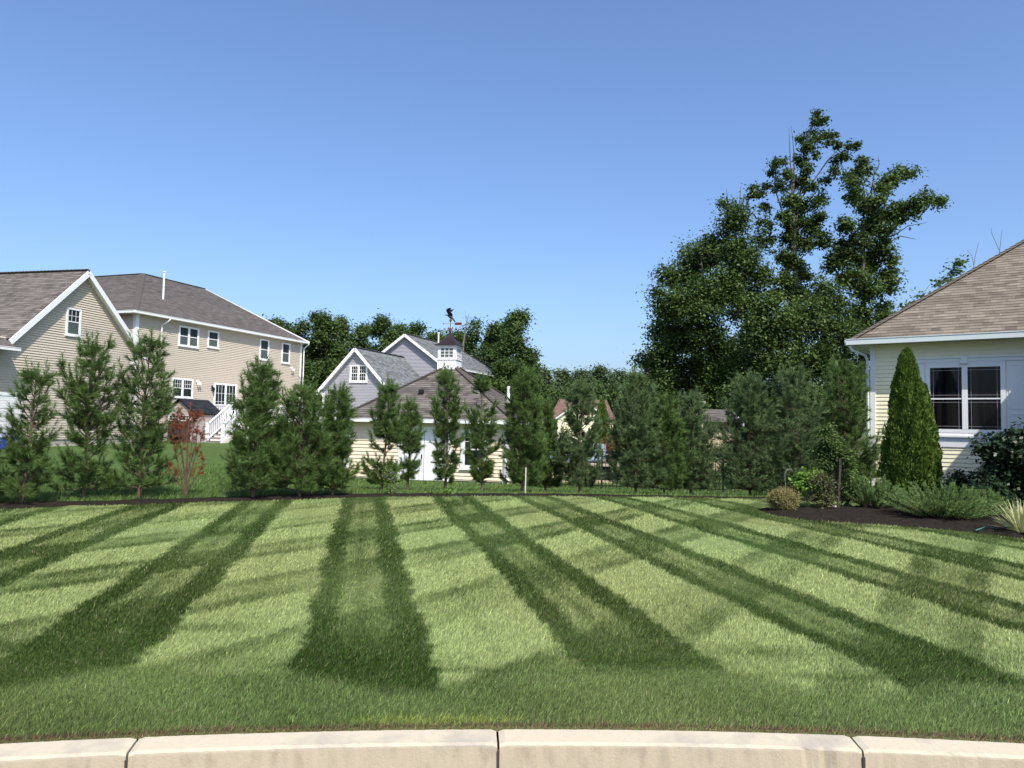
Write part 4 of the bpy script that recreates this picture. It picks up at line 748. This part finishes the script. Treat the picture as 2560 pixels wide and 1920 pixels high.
PI_ = [
 (-85, 1268, 930, 66, WIDE, .8, 'pine', 'pine cut off by the left edge of the photo'),
 (50, 1262, 905, 54, WIDE, .75, 'pine', 'pine with exposed pale trunk foot, in front of the white garage door'),
 (205, 1250, 836, 68, TOPH, .7, 'pine', 'tall open pine in front of the steep gable wall'),
 (345, 1247, 828, 74, WIDE, .85, 'pine', 'tallest left pine, hiding the end of the steep gable'),
 (630, 1246, 906, 66, WIDE, 1.15, 'pine', 'pine in front of the white deck stairs'),
 (748, 1243, 958, 74, COL, 1.3, 'pine', 'broad bushy pine just right of the stairs pine'),
 (832, 1240, 965, 54, WIDE, 1.0, 'pine', 'pine at the left corner of the pool house'),
 (956, 1233, 945, 42, COL, .85, 'pine', 'pine in front of the pool house wall, left of its white door'),
 (1020, 1228, 1002, 24, SLIM, .45, 'pine', 'smallest thin pine in front of the white pool house door'),
 (1113, 1224, 912, 38, SLIM, .6, 'pine', 'slender pine directly below the white cupola'),
 (1204, 1221, 932, 38, SLIM, .65, 'pine', 'pine in front of the pool house window'),
 (1303, 1228, 920, 52, COL, 1.2, 'pine', 'pine behind the white marker stake'),
 (1362, 1219, 1000, 44, COL, .9, 'pine', 'short pine close behind the staked pine'),
 (1448, 1221, 947, 50, COL, 1., 'pineb', 'pine standing in front of the distant red-brown roof'),
 (1590, 1222, 928, 66, COL, 1.25, 'pineb', 'tall dense pine, first of the three touching pines'),
 (1662, 1221, 985, 60, COL, 1.25, 'pine', 'middle one of the three touching pines'),
 (1728, 1221, 975, 60, COL, 1.25, 'pineb', 'last of the three touching pines, in front of the stone chimney'),
 (1876, 1232, 934, 74, COL, 1.35, 'pineb', 'broad pine left of the dark fence gap, below the tall trees'),
 (1982, 1244, 920, 78, COL, 1.35, 'pineb', 'broad pine behind the bright green shrub'),
 (2110, 1240, 898, 90, COL, 1.35, 'pine', 'largest pine, beside the corner of the cream house')]
YP = {7: 18.2, 8: 18.6, 9: 18.8, 10: 19.2, 11: 19.2, 12: 20.6, 13: 20.0, 14: 20.2, 15: 20.4, 16: 20.6, 17: 20.3, 18: 20.0, 19: 21.0}
for i, (x, y, t, w, pr, dn, mt, lab) in enumerate(PI_): pine(x, y, t, w, 'dark green young '+lab, 100+i*7, pr, dn, mt, gap=.12 if dn < .9 else .0, Y=YP.get(i), tx={1: 90, 2: 216, 3: 361, 4: 648, 6: 842, 2: 218}.get(i))
R = np.random.default_rng(77); g = gnd(463, 1246); top_z = at(470, 1015, g[1])[2]; root = empty('dead_pine', (g[0], g[1], 0), 0, 'dead rust-brown young pine with bare lower branches, left of the deck stairs', 'dead tree'); tk = MB(); Sg, Eg = [], []
stems = [((465, 1240), (468, 1130), (472, 1060), (476, 1018), .020), ((463, 1238), (445, 1160), (434, 1110), (432, 1060), .012), ((465, 1225), (485, 1150), (500, 1110), (503, 1080), .012), ((464, 1200), (450, 1110), (448, 1060), (450, 1030), .011), ((466, 1190), (490, 1110), (493, 1060), (492, 1030), .011), ((464, 1232), (440, 1200), (425, 1175), (422, 1160), .009), ((465, 1232), (490, 1195), (505, 1165), (509, 1145), .009), ((465, 1215), (478, 1120), (484, 1060), (486, 1040), .009), ((465, 1212), (455, 1120), (440, 1070), (438, 1045), .009)]
for a, b1_, c1_, d1_, rr_ in stems:
    yo = R.uniform(-.15, .15); P = [at(q[0], q[1], g[1]+yo*k_/3)-np.array([g[0], g[1], 0]) for k_, q in enumerate((a, b1_, c1_, d1_))]; tk.tube(P, [rr_, rr_*.8, rr_*.6, rr_*.3], 5)
    low = a[1] > 1228 and d1_[1] > 1100
    for q in range(34):
        t = R.uniform(.3, 3.); k_ = min(2, int(t)); p = P[k_]+(P[k_+1]-P[k_])*(t-k_); v = R.normal(size=3)*.6+np.array([0, 0, .7]); v /= np.linalg.norm(v); L = R.uniform(.07, .16)
        tk.tube([p, p+v*L], [.004, .002], 3)
        if (t > .95 and not low and R.random() < .85) or (low and t > 1.1 and R.random() < .6): Sg.append(p+v*L*.4); Eg.append(p+v*L)
tk.build('trunk', M['deadwood'], root); V, ti = needle_mesh(Sg, Eg, 44, .075, .0055, .85, R, .5); npmesh('needles', V, 3, M['rust'], root, ti)

def leaf_quads(Cc, per, spread, size, R, up=.95, flat=.75, base=None):
    Cc = np.asarray(Cc, float); m = len(Cc); n = m*per; i = np.repeat(np.arange(m), per)
    sp = np.asarray(spread); sp = sp[i][:, None] if sp.ndim else sp
    off = R.normal(size=(n, 3))*sp*np.array([1, 1, flat]); P = Cc[i]+off
    nn = R.normal(size=(n, 3))*.55+np.array([0, 0, up])+off/(np.linalg.norm(off, axis=1)[:, None]+1e-6)*.4; nn /= np.linalg.norm(nn, axis=1)[:, None]
    a = np.cross(nn, R.normal(size=(n, 3))); a /= np.linalg.norm(a, axis=1)[:, None]; b_ = np.cross(nn, a)
    s = (size*R.uniform(.6, 1.3, n))[:, None]; V = np.stack([P-a*s*.6, P-b_*s*.36, P+a*s*.6, P+b_*s*.36], 1)
    cb = R.random(m) if base is None else R.random(m)*.5+np.asarray(base)*.5; ti = np.clip(cb[i]*.72+R.random(n)*.28, 0, 1); return V, ti
def leafy(lab, base, blobs, leaf, R, mat, group=None, per=26, kclump=9., cr=.3, trunk_r=.2, name='leafy_tree', cat='tree', limbs=True, extra_limbs=(), lr=.05, trunk_top=None, bark='bark', fill=0.):
    base = np.array(base, float); root = empty(name, tuple(base), 0, lab, cat, group); tk = MB()
    B = np.array([(b_[0], b_[1], b_[2]) for b_ in blobs])-base; rr = np.array([b_[3] for b_ in blobs])
    if trunk_top is None: trunk_top = np.array([B[:, 0].mean(), B[:, 1].mean(), B[:, 2].max()*.8])
    else: trunk_top = np.array(trunk_top)-base
    tp = lambda t: np.array([trunk_top[0]*t**1.3+.15*math.sin(4*t), trunk_top[1]*t**1.3, trunk_top[2]*t])
    tk.tube([tp(t) for t in np.linspace(0, 1, 9)], np.linspace(trunk_r, trunk_r*.15, 9), 8)
    if limbs:
        nodes = [(tp(t), trunk_r*(1-.8*t)) for t in np.linspace(.15, .97, 14)]
        Cl = []
        dist = [min(np.linalg.norm(c-q[0]) for q in nodes) for c in B]
        for k_ in np.argsort(dist):
            c, r = B[k_], rr[k_]; cost = [np.linalg.norm(c-q[0])+max(0, q[0][2]-c[2])*1.5 for q in nodes]; q = nodes[int(np.argmin(cost))]
            mid = q[0]*.5+c*.5+R.normal(size=3)*.06*np.linalg.norm(c-q[0]); rb = min(q[1]*.6, .09)
            tk.tube([q[0], mid, c], [rb, rb*.8, max(.012, rb*.6)], 5); nodes.append((c, max(.02, rb*.7)))
            ln_ = np.linalg.norm(c-q[0])
            for _ in range(int(fill*min(ln_, 5)/cr)): f_ = R.uniform(.25, 1); Cl.append(q[0]+(c-q[0])*f_+R.normal(size=3)*cr*.9)
            for _ in range(3): e = c+R.normal(size=3)*r*.7; tk.tube([c, (c+e)/2+R.normal(size=3)*.08*r, e], [max(.014, rb*.4), .012, .006], 4)
    for L in extra_limbs:
        P = [np.array(q)-base for q in L]; tk.tube(P, list(np.linspace(lr, min(.01, lr*.4), len(P))), 5)
    tk.build('trunk', M[bark], root)
    Cs = []; Bt = []
    for c, r in zip(B, rr):
        k = max(4, int(kclump*(r/cr/2.2)**2)); v = R.normal(size=(k, 3)); v /= np.linalg.norm(v, axis=1)[:, None]; Cs.append(c+v*(r*R.uniform(.35, 1.02, k)[:, None])); Bt += [R.random()]*k
    if limbs and len(Cl): Bt += list(R.random(len(Cl)))
    Cs = np.concatenate(Cs+([np.array(Cl)] if limbs and len(Cl) else [])); V, ti = leaf_quads(Cs, per, cr*R.uniform(.6, 1.2, len(Cs)), leaf, R, base=Bt); npmesh('crown', V, 4, M[mat], root, ti); return root
def pxblobs(L, Y, R, dy=1.2):
    out = []
    for b_ in L:
        x, y, r = b_[:3]; off = b_[3] if len(b_) > 3 else R.uniform(-dy, dy); p = at(x, y, Y+off); out.append((p[0], p[1], p[2], r/FPX*Y))
    return out
R = np.random.default_rng(5)
# --- the tall group at right
DL = [(1700, 700, 45), (1740, 650, 50), (1790, 620, 50), (1830, 560, 34), (1850, 640, 48), (1880, 690, 50), (1680, 770, 48), (1740, 760, 60), (1810, 730, 60), (1870, 770, 50), (1700, 850, 55), (1770, 850, 60), (1660, 900, 45), (1630, 905, 26), (1597, 897, 13), (1720, 940, 60), (1800, 930, 60), (1650, 960, 38), (1660, 690, 22), (1640, 740, 16), (1900, 600, 22), (1815, 515, 14), (1840, 520, 16), (1865, 530, 14), (1850, 880, 55), (1720, 1010, 60), (1800, 1010, 60), (1660, 830, 40)]
tl = [[at(1830, 560, 45), at(1822, 520, 45), at(1816, 470, 45)], [at(1840, 560, 45), at(1850, 500, 45), at(1852, 465, 45)], [at(1850, 560, 45), at(1872, 500, 45), at(1885, 480, 45)]]
leafy('broad dense dark tree forming the left shoulder of the tall tree group', (at(1780, 1100, 45)[0], 45, -.5), pxblobs(DL, 45, R, 2.), .155, R, 'leafD', 'tall trees behind the cream house', 60, 26, .34, .32, extra_limbs=tl, fill=.6)
DC = [(2045, 287, 9), (2040, 305, 8), (2058, 305, 8), (2028, 330, 9), (2042, 345, 8), (2085, 338, 6), (2062, 340, 6), (2002, 350, 10), (2015, 372, 12), (2000, 400, 14), (2020, 420, 12), (2038, 392, 8), (2070, 355, 8), (2095, 368, 7), (2140, 362, 9), (2125, 367, 7), (2110, 395, 11), (2090, 405, 9), (2085, 430, 10), (2068, 450, 10), (1940, 410, 11), (1958, 405, 9), (1930, 430, 8), (1965, 440, 12), (1950, 470, 10), (1915, 465, 8), (1885, 470, 7), (1880, 490, 9), (1900, 485, 8), (1910, 510, 9), (1985, 460, 12), (2010, 450, 14), (2030, 470, 12), (1975, 500, 18), (2000, 520, 22), (2040, 510, 14), (2055, 490, 10), (1960, 540, 16), (1985, 560, 24), (2020, 560, 20), (2050, 540, 14), (1975, 600, 26), (2010, 610, 22), (2040, 580, 16), (1955, 640, 16), (1980, 660, 26), (2005, 690, 22), (1960, 700, 24), (1990, 740, 30), (1940, 740, 22), (1915, 520, 7), (1920, 560, 8), (1905, 555, 10), (1925, 600, 9), (2120, 445, 8), (2140, 430, 7), (2150, 400, 8), (2160, 405, 8), (2150, 420, 8), (2130, 455, 8)]
tl = [[at(1980, 620, 45), at(1978, 450, 45), at(1974, 360, 45), at(1972, 320, 45)], [at(1990, 560, 45), at(2010, 420, 45), at(2030, 320, 45), at(2044, 275, 45)], [at(1985, 480, 45), at(1985, 380, 45), at(1978, 315, 45)], [at(2000, 500, 45), at(2070, 400, 45), at(2100, 370, 45), at(2140, 360, 45)], [at(1965, 560, 45), at(1940, 480, 45), at(1905, 460, 45), at(1880, 470, 45)], [at(2000, 440, 45), at(2018, 350, 45), at(2032, 300, 45), at(2040, 270, 44.5)]]
leafy('tallest sparse tree with thin crown tip and bare twigs, centre of the group', (at(1985, 1100, 45)[0], 45, -.5), pxblobs(DC, 45, R, .8), .15, R, 'leafD', 'tall trees behind the cream house', 40, 15, .17, .3, extra_limbs=tl, trunk_top=at(1985, 420, 45), fill=.45)
DR = [(2150, 440, 12), (2165, 420, 9), (2130, 460, 14), (2140, 490, 18), (2165, 520, 22), (2190, 500, 18), (2210, 470, 18), (2225, 445, 16), (2245, 430, 12), (2275, 430, 10), (2262, 435, 8), (2200, 540, 22), (2235, 530, 18), (2260, 520, 14), (2285, 505, 14), (2310, 500, 14), (2335, 500, 12), (2350, 505, 9), (2290, 525, 12), (2250, 550, 14), (2180, 570, 28), (2215, 580, 20), (2150, 600, 26), (2200, 620, 28), (2230, 650, 16), (2170, 660, 34), (2215, 690, 22), (2130, 700, 34), (2180, 730, 34), (2235, 700, 10), (2225, 720, 10), (2110, 560, 20), (2105, 620, 24), (2080, 660, 24), (2120, 640, 26), (2210, 770, 18), (2150, 790, 36), (2200, 810, 22), (2060, 600, 20), (2220, 785, 12)]
tl = [[at(2200, 600, 45), at(2240, 585, 45), at(2270, 565, 45), at(2318, 556, 45)], [at(2200, 620, 45), at(2250, 590, 45), at(2290, 598, 45)], [at(2170, 520, 45), at(2185, 440, 45), at(2198, 410, 45), at(2196, 390, 45)], [at(2165, 520, 45), at(2158, 460, 45), at(2180, 430, 45)], [at(2240, 440, 45), at(2255, 400, 45)], [at(2200, 640, 45), at(2235, 620, 45), at(2258, 628, 45)]]
leafy('leaning tree with long leafy arm reaching right, at the right of the group', (at(2140, 1100, 44)[0], 44, -.5), pxblobs(DR, 44, R, 1.), .165, R, 'leafY', 'tall trees behind the cream house', 50, 17, .24, .28, extra_limbs=tl, trunk_top=at(2165, 500, 44), fill=.7)
DV = [(1900, 830, 55), (1960, 820, 55), (2030, 800, 55), (2080, 760, 45), (2100, 840, 55), (2180, 860, 45), (1880, 930, 60), (1960, 920, 60), (2040, 900, 60), (2110, 930, 55), (2170, 960, 45), (1900, 1020, 55), (1980, 1010, 55), (2060, 1010, 55), (2130, 1030, 45), (1920, 760, 30), (2050, 720, 28), (1850, 1000, 50), (1830, 1060, 40), (1900, 1080, 40), (1990, 1080, 40), (2080, 1080, 40)]
leafy('low vine-covered tree mass filling the foot of the tall group', (at(2010, 1100, 42)[0], 42, -.5), pxblobs(DV, 42, R, 1.5), .155, R, 'leafY', 'tall trees behind the cream house', 56, 26, .32, .26)
DB = [(2390, 660, 12), (2380, 680, 10), (2400, 680, 10), (2365, 700, 9), (2350, 710, 8), (2400, 655, 9), (2280, 757, 9), (2300, 748, 8), (2265, 765, 6), (2330, 740, 12), (2360, 740, 18), (2310, 770, 16)]
tl = [[at(2300, 770, 42), at(2306, 735, 42), at(2330, 705, 42), at(2345, 700, 42)], [at(2380, 800, 42), at(2440, 690, 42), at(2430, 640, 42), at(2418, 625, 42)], [at(2430, 700, 42), at(2438, 640, 42), at(2447, 605, 42)], [at(2480, 700, 42), at(2500, 630, 42), at(2480, 585, 42), at(2478, 570, 42)], [at(2490, 680, 42), at(2500, 620, 42), at(2505, 575, 42)]]
leafy('half-bare tree peeking over the cream house roof', (at(2380, 1100, 42)[0], 42, -.5), pxblobs(DB, 42, R, .6), .17, R, 'leafD', None, 18, 9, .2, .12, extra_limbs=tl, bark='twig', lr=.022, trunk_top=at(2385, 690, 42))
# --- woodland behind the houses
def wood_tree(px, ty, hw, Y, lab, seed, mat='leafF', low=.1, per=34, leaf=None, k=48., grp='woodland trees behind the houses', cr=None):
    R = np.random.default_rng(seed); top = at(px, ty, Y); r0 = hw/FPX*Y; z1 = top[2]; zb = -.5+low*(z1+.5); bl = []
    n = 20
    for i in range(n):
        t = i/(n-1); z = zb+(z1-zb)*(.12+.83*t); w = r0*(1 if t < .6 else math.sqrt(max(0, 1-((t-.6)/.46)**2)))*.75; a = R.uniform(0, 6.28); rr = r0*R.uniform(.34, .54)*(1-.4*t*t)
        bl.append((top[0]+math.cos(a)*w*R.uniform(.4, 1), Y+math.sin(a)*w*R.uniform(.4, 1), min(z, z1-rr*.9), rr))
    bl.append((top[0], Y, z1-r0*.22, r0*.22))
    leafy(lab, (top[0], Y, -.5), bl, leaf or .0030*Y, R, mat, grp, per, k, cr or .0052*Y, .2, limbs=True)
WD = [(700, 800, 48, 64, 'woodland tree right behind the corner of the beige house'), (752, 806, 40, 74, 'woodland tree between the beige house and the first peak'), (803, 781, 46, 66, 'pointed woodland tree forming the first peak of the treeline'), (850, 795, 38, 72, 'woodland tree above the left slope of the lilac gable'),
      (905, 813, 42, 78, 'woodland tree directly above the lilac gable window'), (958, 792, 40, 72, 'tall woodland tree left of the larger lilac gable'), (1002, 812, 36, 78, 'rounded woodland tree above the larger lilac gable'), (1045, 811, 42, 80, 'rounded woodland tree above the lilac ridge vent pipe'),
      (1095, 832, 40, 84, 'low woodland tree left of the weathervane'), (1150, 830, 40, 82, 'low woodland tree right of the weathervane'), (1188, 800, 24, 76, 'narrow woodland tree with a leafy spike'), (1235, 812, 42, 74, 'open-crowned woodland tree left of the tall lobed one'), (1288, 779, 48, 68, 'tallest lobed woodland tree at the right end of the treeline')]
for i, (x, t, w, Y, lab) in enumerate(WD): wood_tree(x, t, w*1.16, Y, 'dark '+lab, 300+i, 'leafD' if i % 3 else 'leafM')
WL = [(740, 900, 60, 60, 'dark leafy undergrowth tree beside the beige house wall'), (830, 905, 50, 62, 'dark leafy undergrowth tree left of the lilac house'), (1270, 900, 60, 64, 'dark leafy undergrowth tree right of the lilac house'), (1330, 930, 45, 72, 'dark leafy undergrowth tree between the lilac house and the far hill')]
for i, (x, t, w, Y, lab) in enumerate(WL): wood_tree(x, t, w, Y, lab, 340+i, 'leafD', .02)
tk = MB(); tk.tube([at(1160, 850, 70), at(1166, 810, 70), at(1172, 785, 70)], [.07, .05, .02], 5).tube([at(1166, 812, 70), at(1163, 775, 70)], [.03, .01], 4); p0 = at(1158, 860, 70); tk.tube([(p0[0], 70, -.5), p0-np.array([0, 0, 0]), at(1160, 850, 70)], [.14, .09, .07], 6)
tag(tk.build('bare_snag', M['twig'], None), 'bare leafless snag poking above the woods right of the weathervane', 'dead tree')
FW = [(1345, 917, 45, 120), (1400, 927, 48, 130), (1455, 930, 48, 135), (1500, 919, 44, 128), (1545, 933, 45, 140), (1590, 936, 50, 150), (1640, 930, 50, 140)]
ords = ['first', 'second', 'third', 'fourth', 'fifth', 'sixth', 'seventh']
for i, (x, t, w, Y) in enumerate(FW): wood_tree(x, t, w, Y, 'distant rounded tree on the low wooded skyline, %s from the left' % ords[i], 360+i, 'leafF', .02, 30, None, 44., 'distant trees on the low skyline')
FW2 = [(1365, 972, 50, 105), (1430, 965, 48, 108), (1490, 962, 46, 112), (1545, 968, 48, 104), (1600, 975, 50, 100)]
for i, (x, t, w, Y) in enumerate(FW2): wood_tree(x, t, w, Y, 'mid-distance tree in front of the low skyline, %s from the left' % ords[i], 380+i, 'leafM', .02, 30, None, 44., 'trees around the distant bungalow')

# --- shrubs behind the fence
def bush(px, Y, ty, hw, lab, mat, seed, leaf=.06, k=12, per=24, cr=.12, cat='shrub', py=None, base_z=None, name='shrub', nb=9):
    R = np.random.default_rng(seed); t = at(px, ty, Y); zb = float(terrain(t[0], Y)) if base_z is None else base_z; r0 = hw/FPX*Y; Ht = t[2]-zb; bl = []
    for i in range(nb): a = R.uniform(0, 6.28); q = R.uniform(.1, .62); h_ = R.uniform(.2, .75); bl.append((t[0]+math.cos(a)*r0*q, Y+math.sin(a)*r0*q, zb+Ht*h_, min(r0*.5, Ht*.3)))
    bl.append((t[0], Y, t[2]-min(r0, Ht)*.3, min(r0, Ht)*.3))
    return leafy(lab, (t[0], Y, zb), bl, leaf, R, mat, None, per, k, cr, .025, name, cat)
bush(700, 33, 1035, 30, 'green arborvitae shrub below the white deck railing', 'arb', 500, .07); bush(745, 34, 1032, 25, 'green arborvitae shrub below the far end of the deck', 'arb', 501, .07)
bush(786, 26, 1105, 34, 'flowering rose bush by the left corner of the pool house', 'bright', 502, .05)
bush(1412, 31, 1040, 32, 'dark green shrub left of the red-roofed house gable pine', 'leafD', 503); bush(1528, 28, 1055, 30, 'shrub with yellow-green and reddish leaves behind fence', 'redleaf', 504, .05)
bush(1545, 30, 1000, 30, 'loose green shrub behind the first of the touching pines', 'leafM', 505); bush(1795, 26.5, 1045, 44, 'green leafy shrub behind fence right of the stone chimney', 'leafM', 506); bush(1690, 30, 1040, 60, 'dark shrub behind the touching pines', 'leafD', 507); bush(1930, 26, 1100, 60, 'dark shrub behind fence below the tall trees', 'leafD', 508); bush(1840, 27, 1120, 30, 'dark shrub in the fence gap', 'leafD', 509)
bush(975, 16.3, 1165, 22, 'light green sapling at the foot of the pine left of the pool house door', 'bright', 510, .035, 9, 12, .07); bush(1117, 16.6, 1222, 17, 'low lime-green weed in the grass by the mulch strip', 'bright', 511, .03, 9, 14, .04)
def conifer(px, Y, ty, hw, lab, seed, n=9000, prof=None, mat='arb', base_z=None, spray=.075, cat='arborvitae', name='arborvitae', xo=0):
    R = np.random.default_rng(seed); t = at(px, ty, Y); zb = float(terrain(t[0], Y)) if base_z is None else base_z; Ht = t[2]-zb; r0 = hw/FPX*Y
    root = empty(name, (t[0], Y, zb), 0, lab, cat); prof = prof or [(0, .80), (.1, .96), (.22, 1), (.38, .93), (.55, .78), (.7, .60), (.84, .42), (.94, .25), (.985, .13), (1, .04)]
    MB().tube([(0, 0, -.05), (0, 0, Ht*.85)], [.05, .01], 7).build('trunk', M['barkP'], root)
    zz = R.random(n)**.85; a = R.uniform(0, 6.283, n); lob = 1+.09*np.sin(a+zz*5+seed)+.09*np.sin(a*5+zz*9+seed)+.07*np.sin(a*9-zz*17)+.05*np.sin(zz*40+a*3)+.06*np.sin(a*13+zz*22)*np.sin(zz*55-a*6); pr = np.interp(zz, [p[0] for p in prof], [p[1] for p in prof])
    r = r0*pr*lob*(1-.26*R.random(n)**2+.05*(R.random(n) < .06)); P = np.stack([np.cos(a)*r, np.sin(a)*r, zz*Ht], 1); o = np.stack([np.cos(a), np.sin(a), np.zeros(n)], 1)
    tang = np.stack([-np.sin(a), np.cos(a), np.zeros(n)], 1); up = np.array([0, 0, 1])*R.uniform(.6, 1, n)[:, None]+o*R.uniform(.1, .6, n)[:, None]+tang*R.normal(0, .3, n)[:, None]; up /= np.linalg.norm(up, axis=1)[:, None]
    w = np.cross(up, R.normal(size=(n, 3))); w /= np.linalg.norm(w, axis=1)[:, None]; s = (spray*R.uniform(.6, 1.3, n))[:, None]
    V = np.stack([P-up*s*.5, P+w*s*.32, P+up*s*.8, P-w*s*.32], 1); V[:, :, 2] = np.maximum(V[:, :, 2], 0)
    cl = .5+.5*np.sin(a*7+zz*31)*np.sin(zz*47-a*4); npmesh('foliage', V, 4, M[mat], root, np.clip(cl*.45+R.random(n)*.55, 0, 1))
    core = MB(); core.lathe((0, 0, 0), [(max(.005, r0*p*.72), q*Ht) for q, p in prof[:-1]], 12); core.build('light_block_core', M['rho'], root, True)  # solid dark core added inside the sprays to block light
    return root
conifer(1505, 31, 1000, 26, 'pointed green arborvitae in front of the red-brown roof, behind fence', 520, 5000, spray=.1)
conifer(2268, 18.2, 872, 58, 'tall bright green arborvitae in front of the twin windows', 521, 26000, base_z=.03, spray=.062)
conifer(2311, 18.15, 962, 32, 'slimmer arborvitae tucked behind the tall one', 522, 12000, base_z=.03, spray=.062)
# hinoki-like small conifer in the bed: trunk with layered pads
p = gnd(2068, 1277); R = np.random.default_rng(31); bl = []
for i, (x, y, r) in enumerate([(2070, 1085, 16), (2060, 1105, 18), (2088, 1110, 20), (2050, 1130, 16), (2075, 1135, 22), (2100, 1138, 18), (2110, 1155, 14), (2060, 1158, 14), (2092, 1165, 16), (2070, 1068, 8)]): q = at(x, y, 15.); bl.append((q[0], 15+R.uniform(-.15, .15), q[2], r/FPX*15))
leafy('small dark layered dwarf conifer on a bare stem in the right bed', (p[0], 15., .03), bl, .045, R, 'leafM', None, 44, 24, .07, .03, 'dwarf_conifer', 'conifer')
bush(2055, 14.7, 1175, 40, 'leggy bronze-green rose bush below the dwarf conifer', 'bronze', 530, .035, 14, 26, .07, base_z=.03, nb=12)
bush(2108, 15.3, 1160, 44, 'green rose bush behind the leaning post', 'leafM', 531, .04, 14, 30, .08, base_z=.03, nb=12)
bush(2018, 17.4, 1176, 40, 'bright green broadleaf shrub under the pines', 'bright', 532, .075, 14, 20, .09, base_z=0)
bush(1960, 14.3, 1222, 41, 'small golden globe-shaped shrub at the tip of the bed', 'gold', 533, .018, 34, 50, .05, base_z=.0, nb=14)
bush(2548, 16.4, 1068, 98, 'large dark rhododendron in the shade below the windows', 'rho', 534, .10, 16, 22, .12, base_z=.03, nb=22)
bush(2400, 17.5, 1178, 62, 'low dark shrub beneath the house window apron', 'rho', 535, .07, 14, 22, .09, base_z=.03, nb=12); bush(2480, 15.6, 1195, 60, 'low dark shrub between the rhododendron and the yucca', 'rho', 536, .07, 14, 22, .09, base_z=.03, nb=12)
def juniper(px, py, Y, hw, ty, lab, seed, n=150, mat='jun'):
    R = np.random.default_rng(seed); c = at(px, py, Y); r0 = hw/FPX*Y; Ht = at(px, ty, Y)[2]; root = empty('juniper', (c[0], Y, .03), 0, lab, 'juniper'); tk = MB(); Sg, Eg = [], []
    for i in range(n):
        a = R.uniform(0, 6.283); q = R.uniform(.3, 1.); r = r0*q; el = (1-q)*.9+R.uniform(.25, .6); st = np.array([math.cos(a), math.sin(a), 0])*r0*R.uniform(0, .3); e = np.array([math.cos(a)*r, math.sin(a)*r, Ht*min(1, el*R.uniform(.75, 1.1))]); mid = (st+e)/2+np.array([0, 0, -.02]); P = [st, mid, e]
        tk.tube(P, [.009, .006, .003], 3)
        for t in np.linspace(.25, 1, 9):
            p = st*(1-t)**2+mid*2*t*(1-t)+e*t*t; d = (e-mid); d /= np.linalg.norm(d)+1e-9
            for s in (-1, 1):
                v = d*.9+np.cross(d, (0, 0, 1))*s*R.uniform(.3, .8)+np.array([0, 0, R.uniform(-.05, .35)]); L = R.uniform(.06, .15)*(1.2-.6*t); Sg.append(p); Eg.append(p+v*L)
    tk.build('stems', M['barkP'], root); V, ti = needle_mesh(Sg, Eg, 22, .042, .007, .6, R); npmesh('foliage', V, 3, M[mat], root, ti)
juniper(2352, 1300, 13.5, 136, 1222, 'spreading bright green juniper in front of the arborvitae', 41, 190); juniper(2185, 1285, 15.0, 74, 1205, 'smaller dark juniper below the corner of the cream house', 42, 110)
juniper(2450, 1300, 13.8, 66, 1235, 'low juniper right of the spreading one', 43, 80)
# variegated yucca at the right edge
c = gnd(2556, 1338); R = np.random.default_rng(44); root = empty('yucca', (c[0], c[1], .03), 0, 'variegated yellow-green yucca clump at the right edge of the bed', 'yucca'); Vq = []; tq = []
for i in range(170):
    a = R.uniform(0, 6.283); el = R.uniform(.35, 1.45); L = R.uniform(.38, .62); d = np.array([math.cos(a)*math.cos(el), math.sin(a)*math.cos(el), math.sin(el)]); w = R.uniform(.010, .018); s = np.cross(d, (0, 0, 1)); s /= np.linalg.norm(s); b0 = np.array([math.cos(a), math.sin(a), 0])*R.uniform(0, .08)
    P = [b0+d*L*t+np.array([0, 0, -.18*L*t*t*(1.2-el*.6)]) for t in (0, .35, .7, 1.)]; ww = [w*.8, w, w*.7, w*.08]; tt = R.random()
    for k in range(3):
        for e0, e1, tv in ((-1, -.45, .95), (-.45, .45, .1+.5*tt), (.45, 1, .95)): Vq.append([P[k]+s*ww[k]*e0, P[k]+s*ww[k]*e1, P[k+1]+s*ww[k+1]*e1, P[k+1]+s*ww[k+1]*e0]); tq.append(tv)
npmesh('leaves', np.array(Vq), 4, M['yucca'], root, tq)
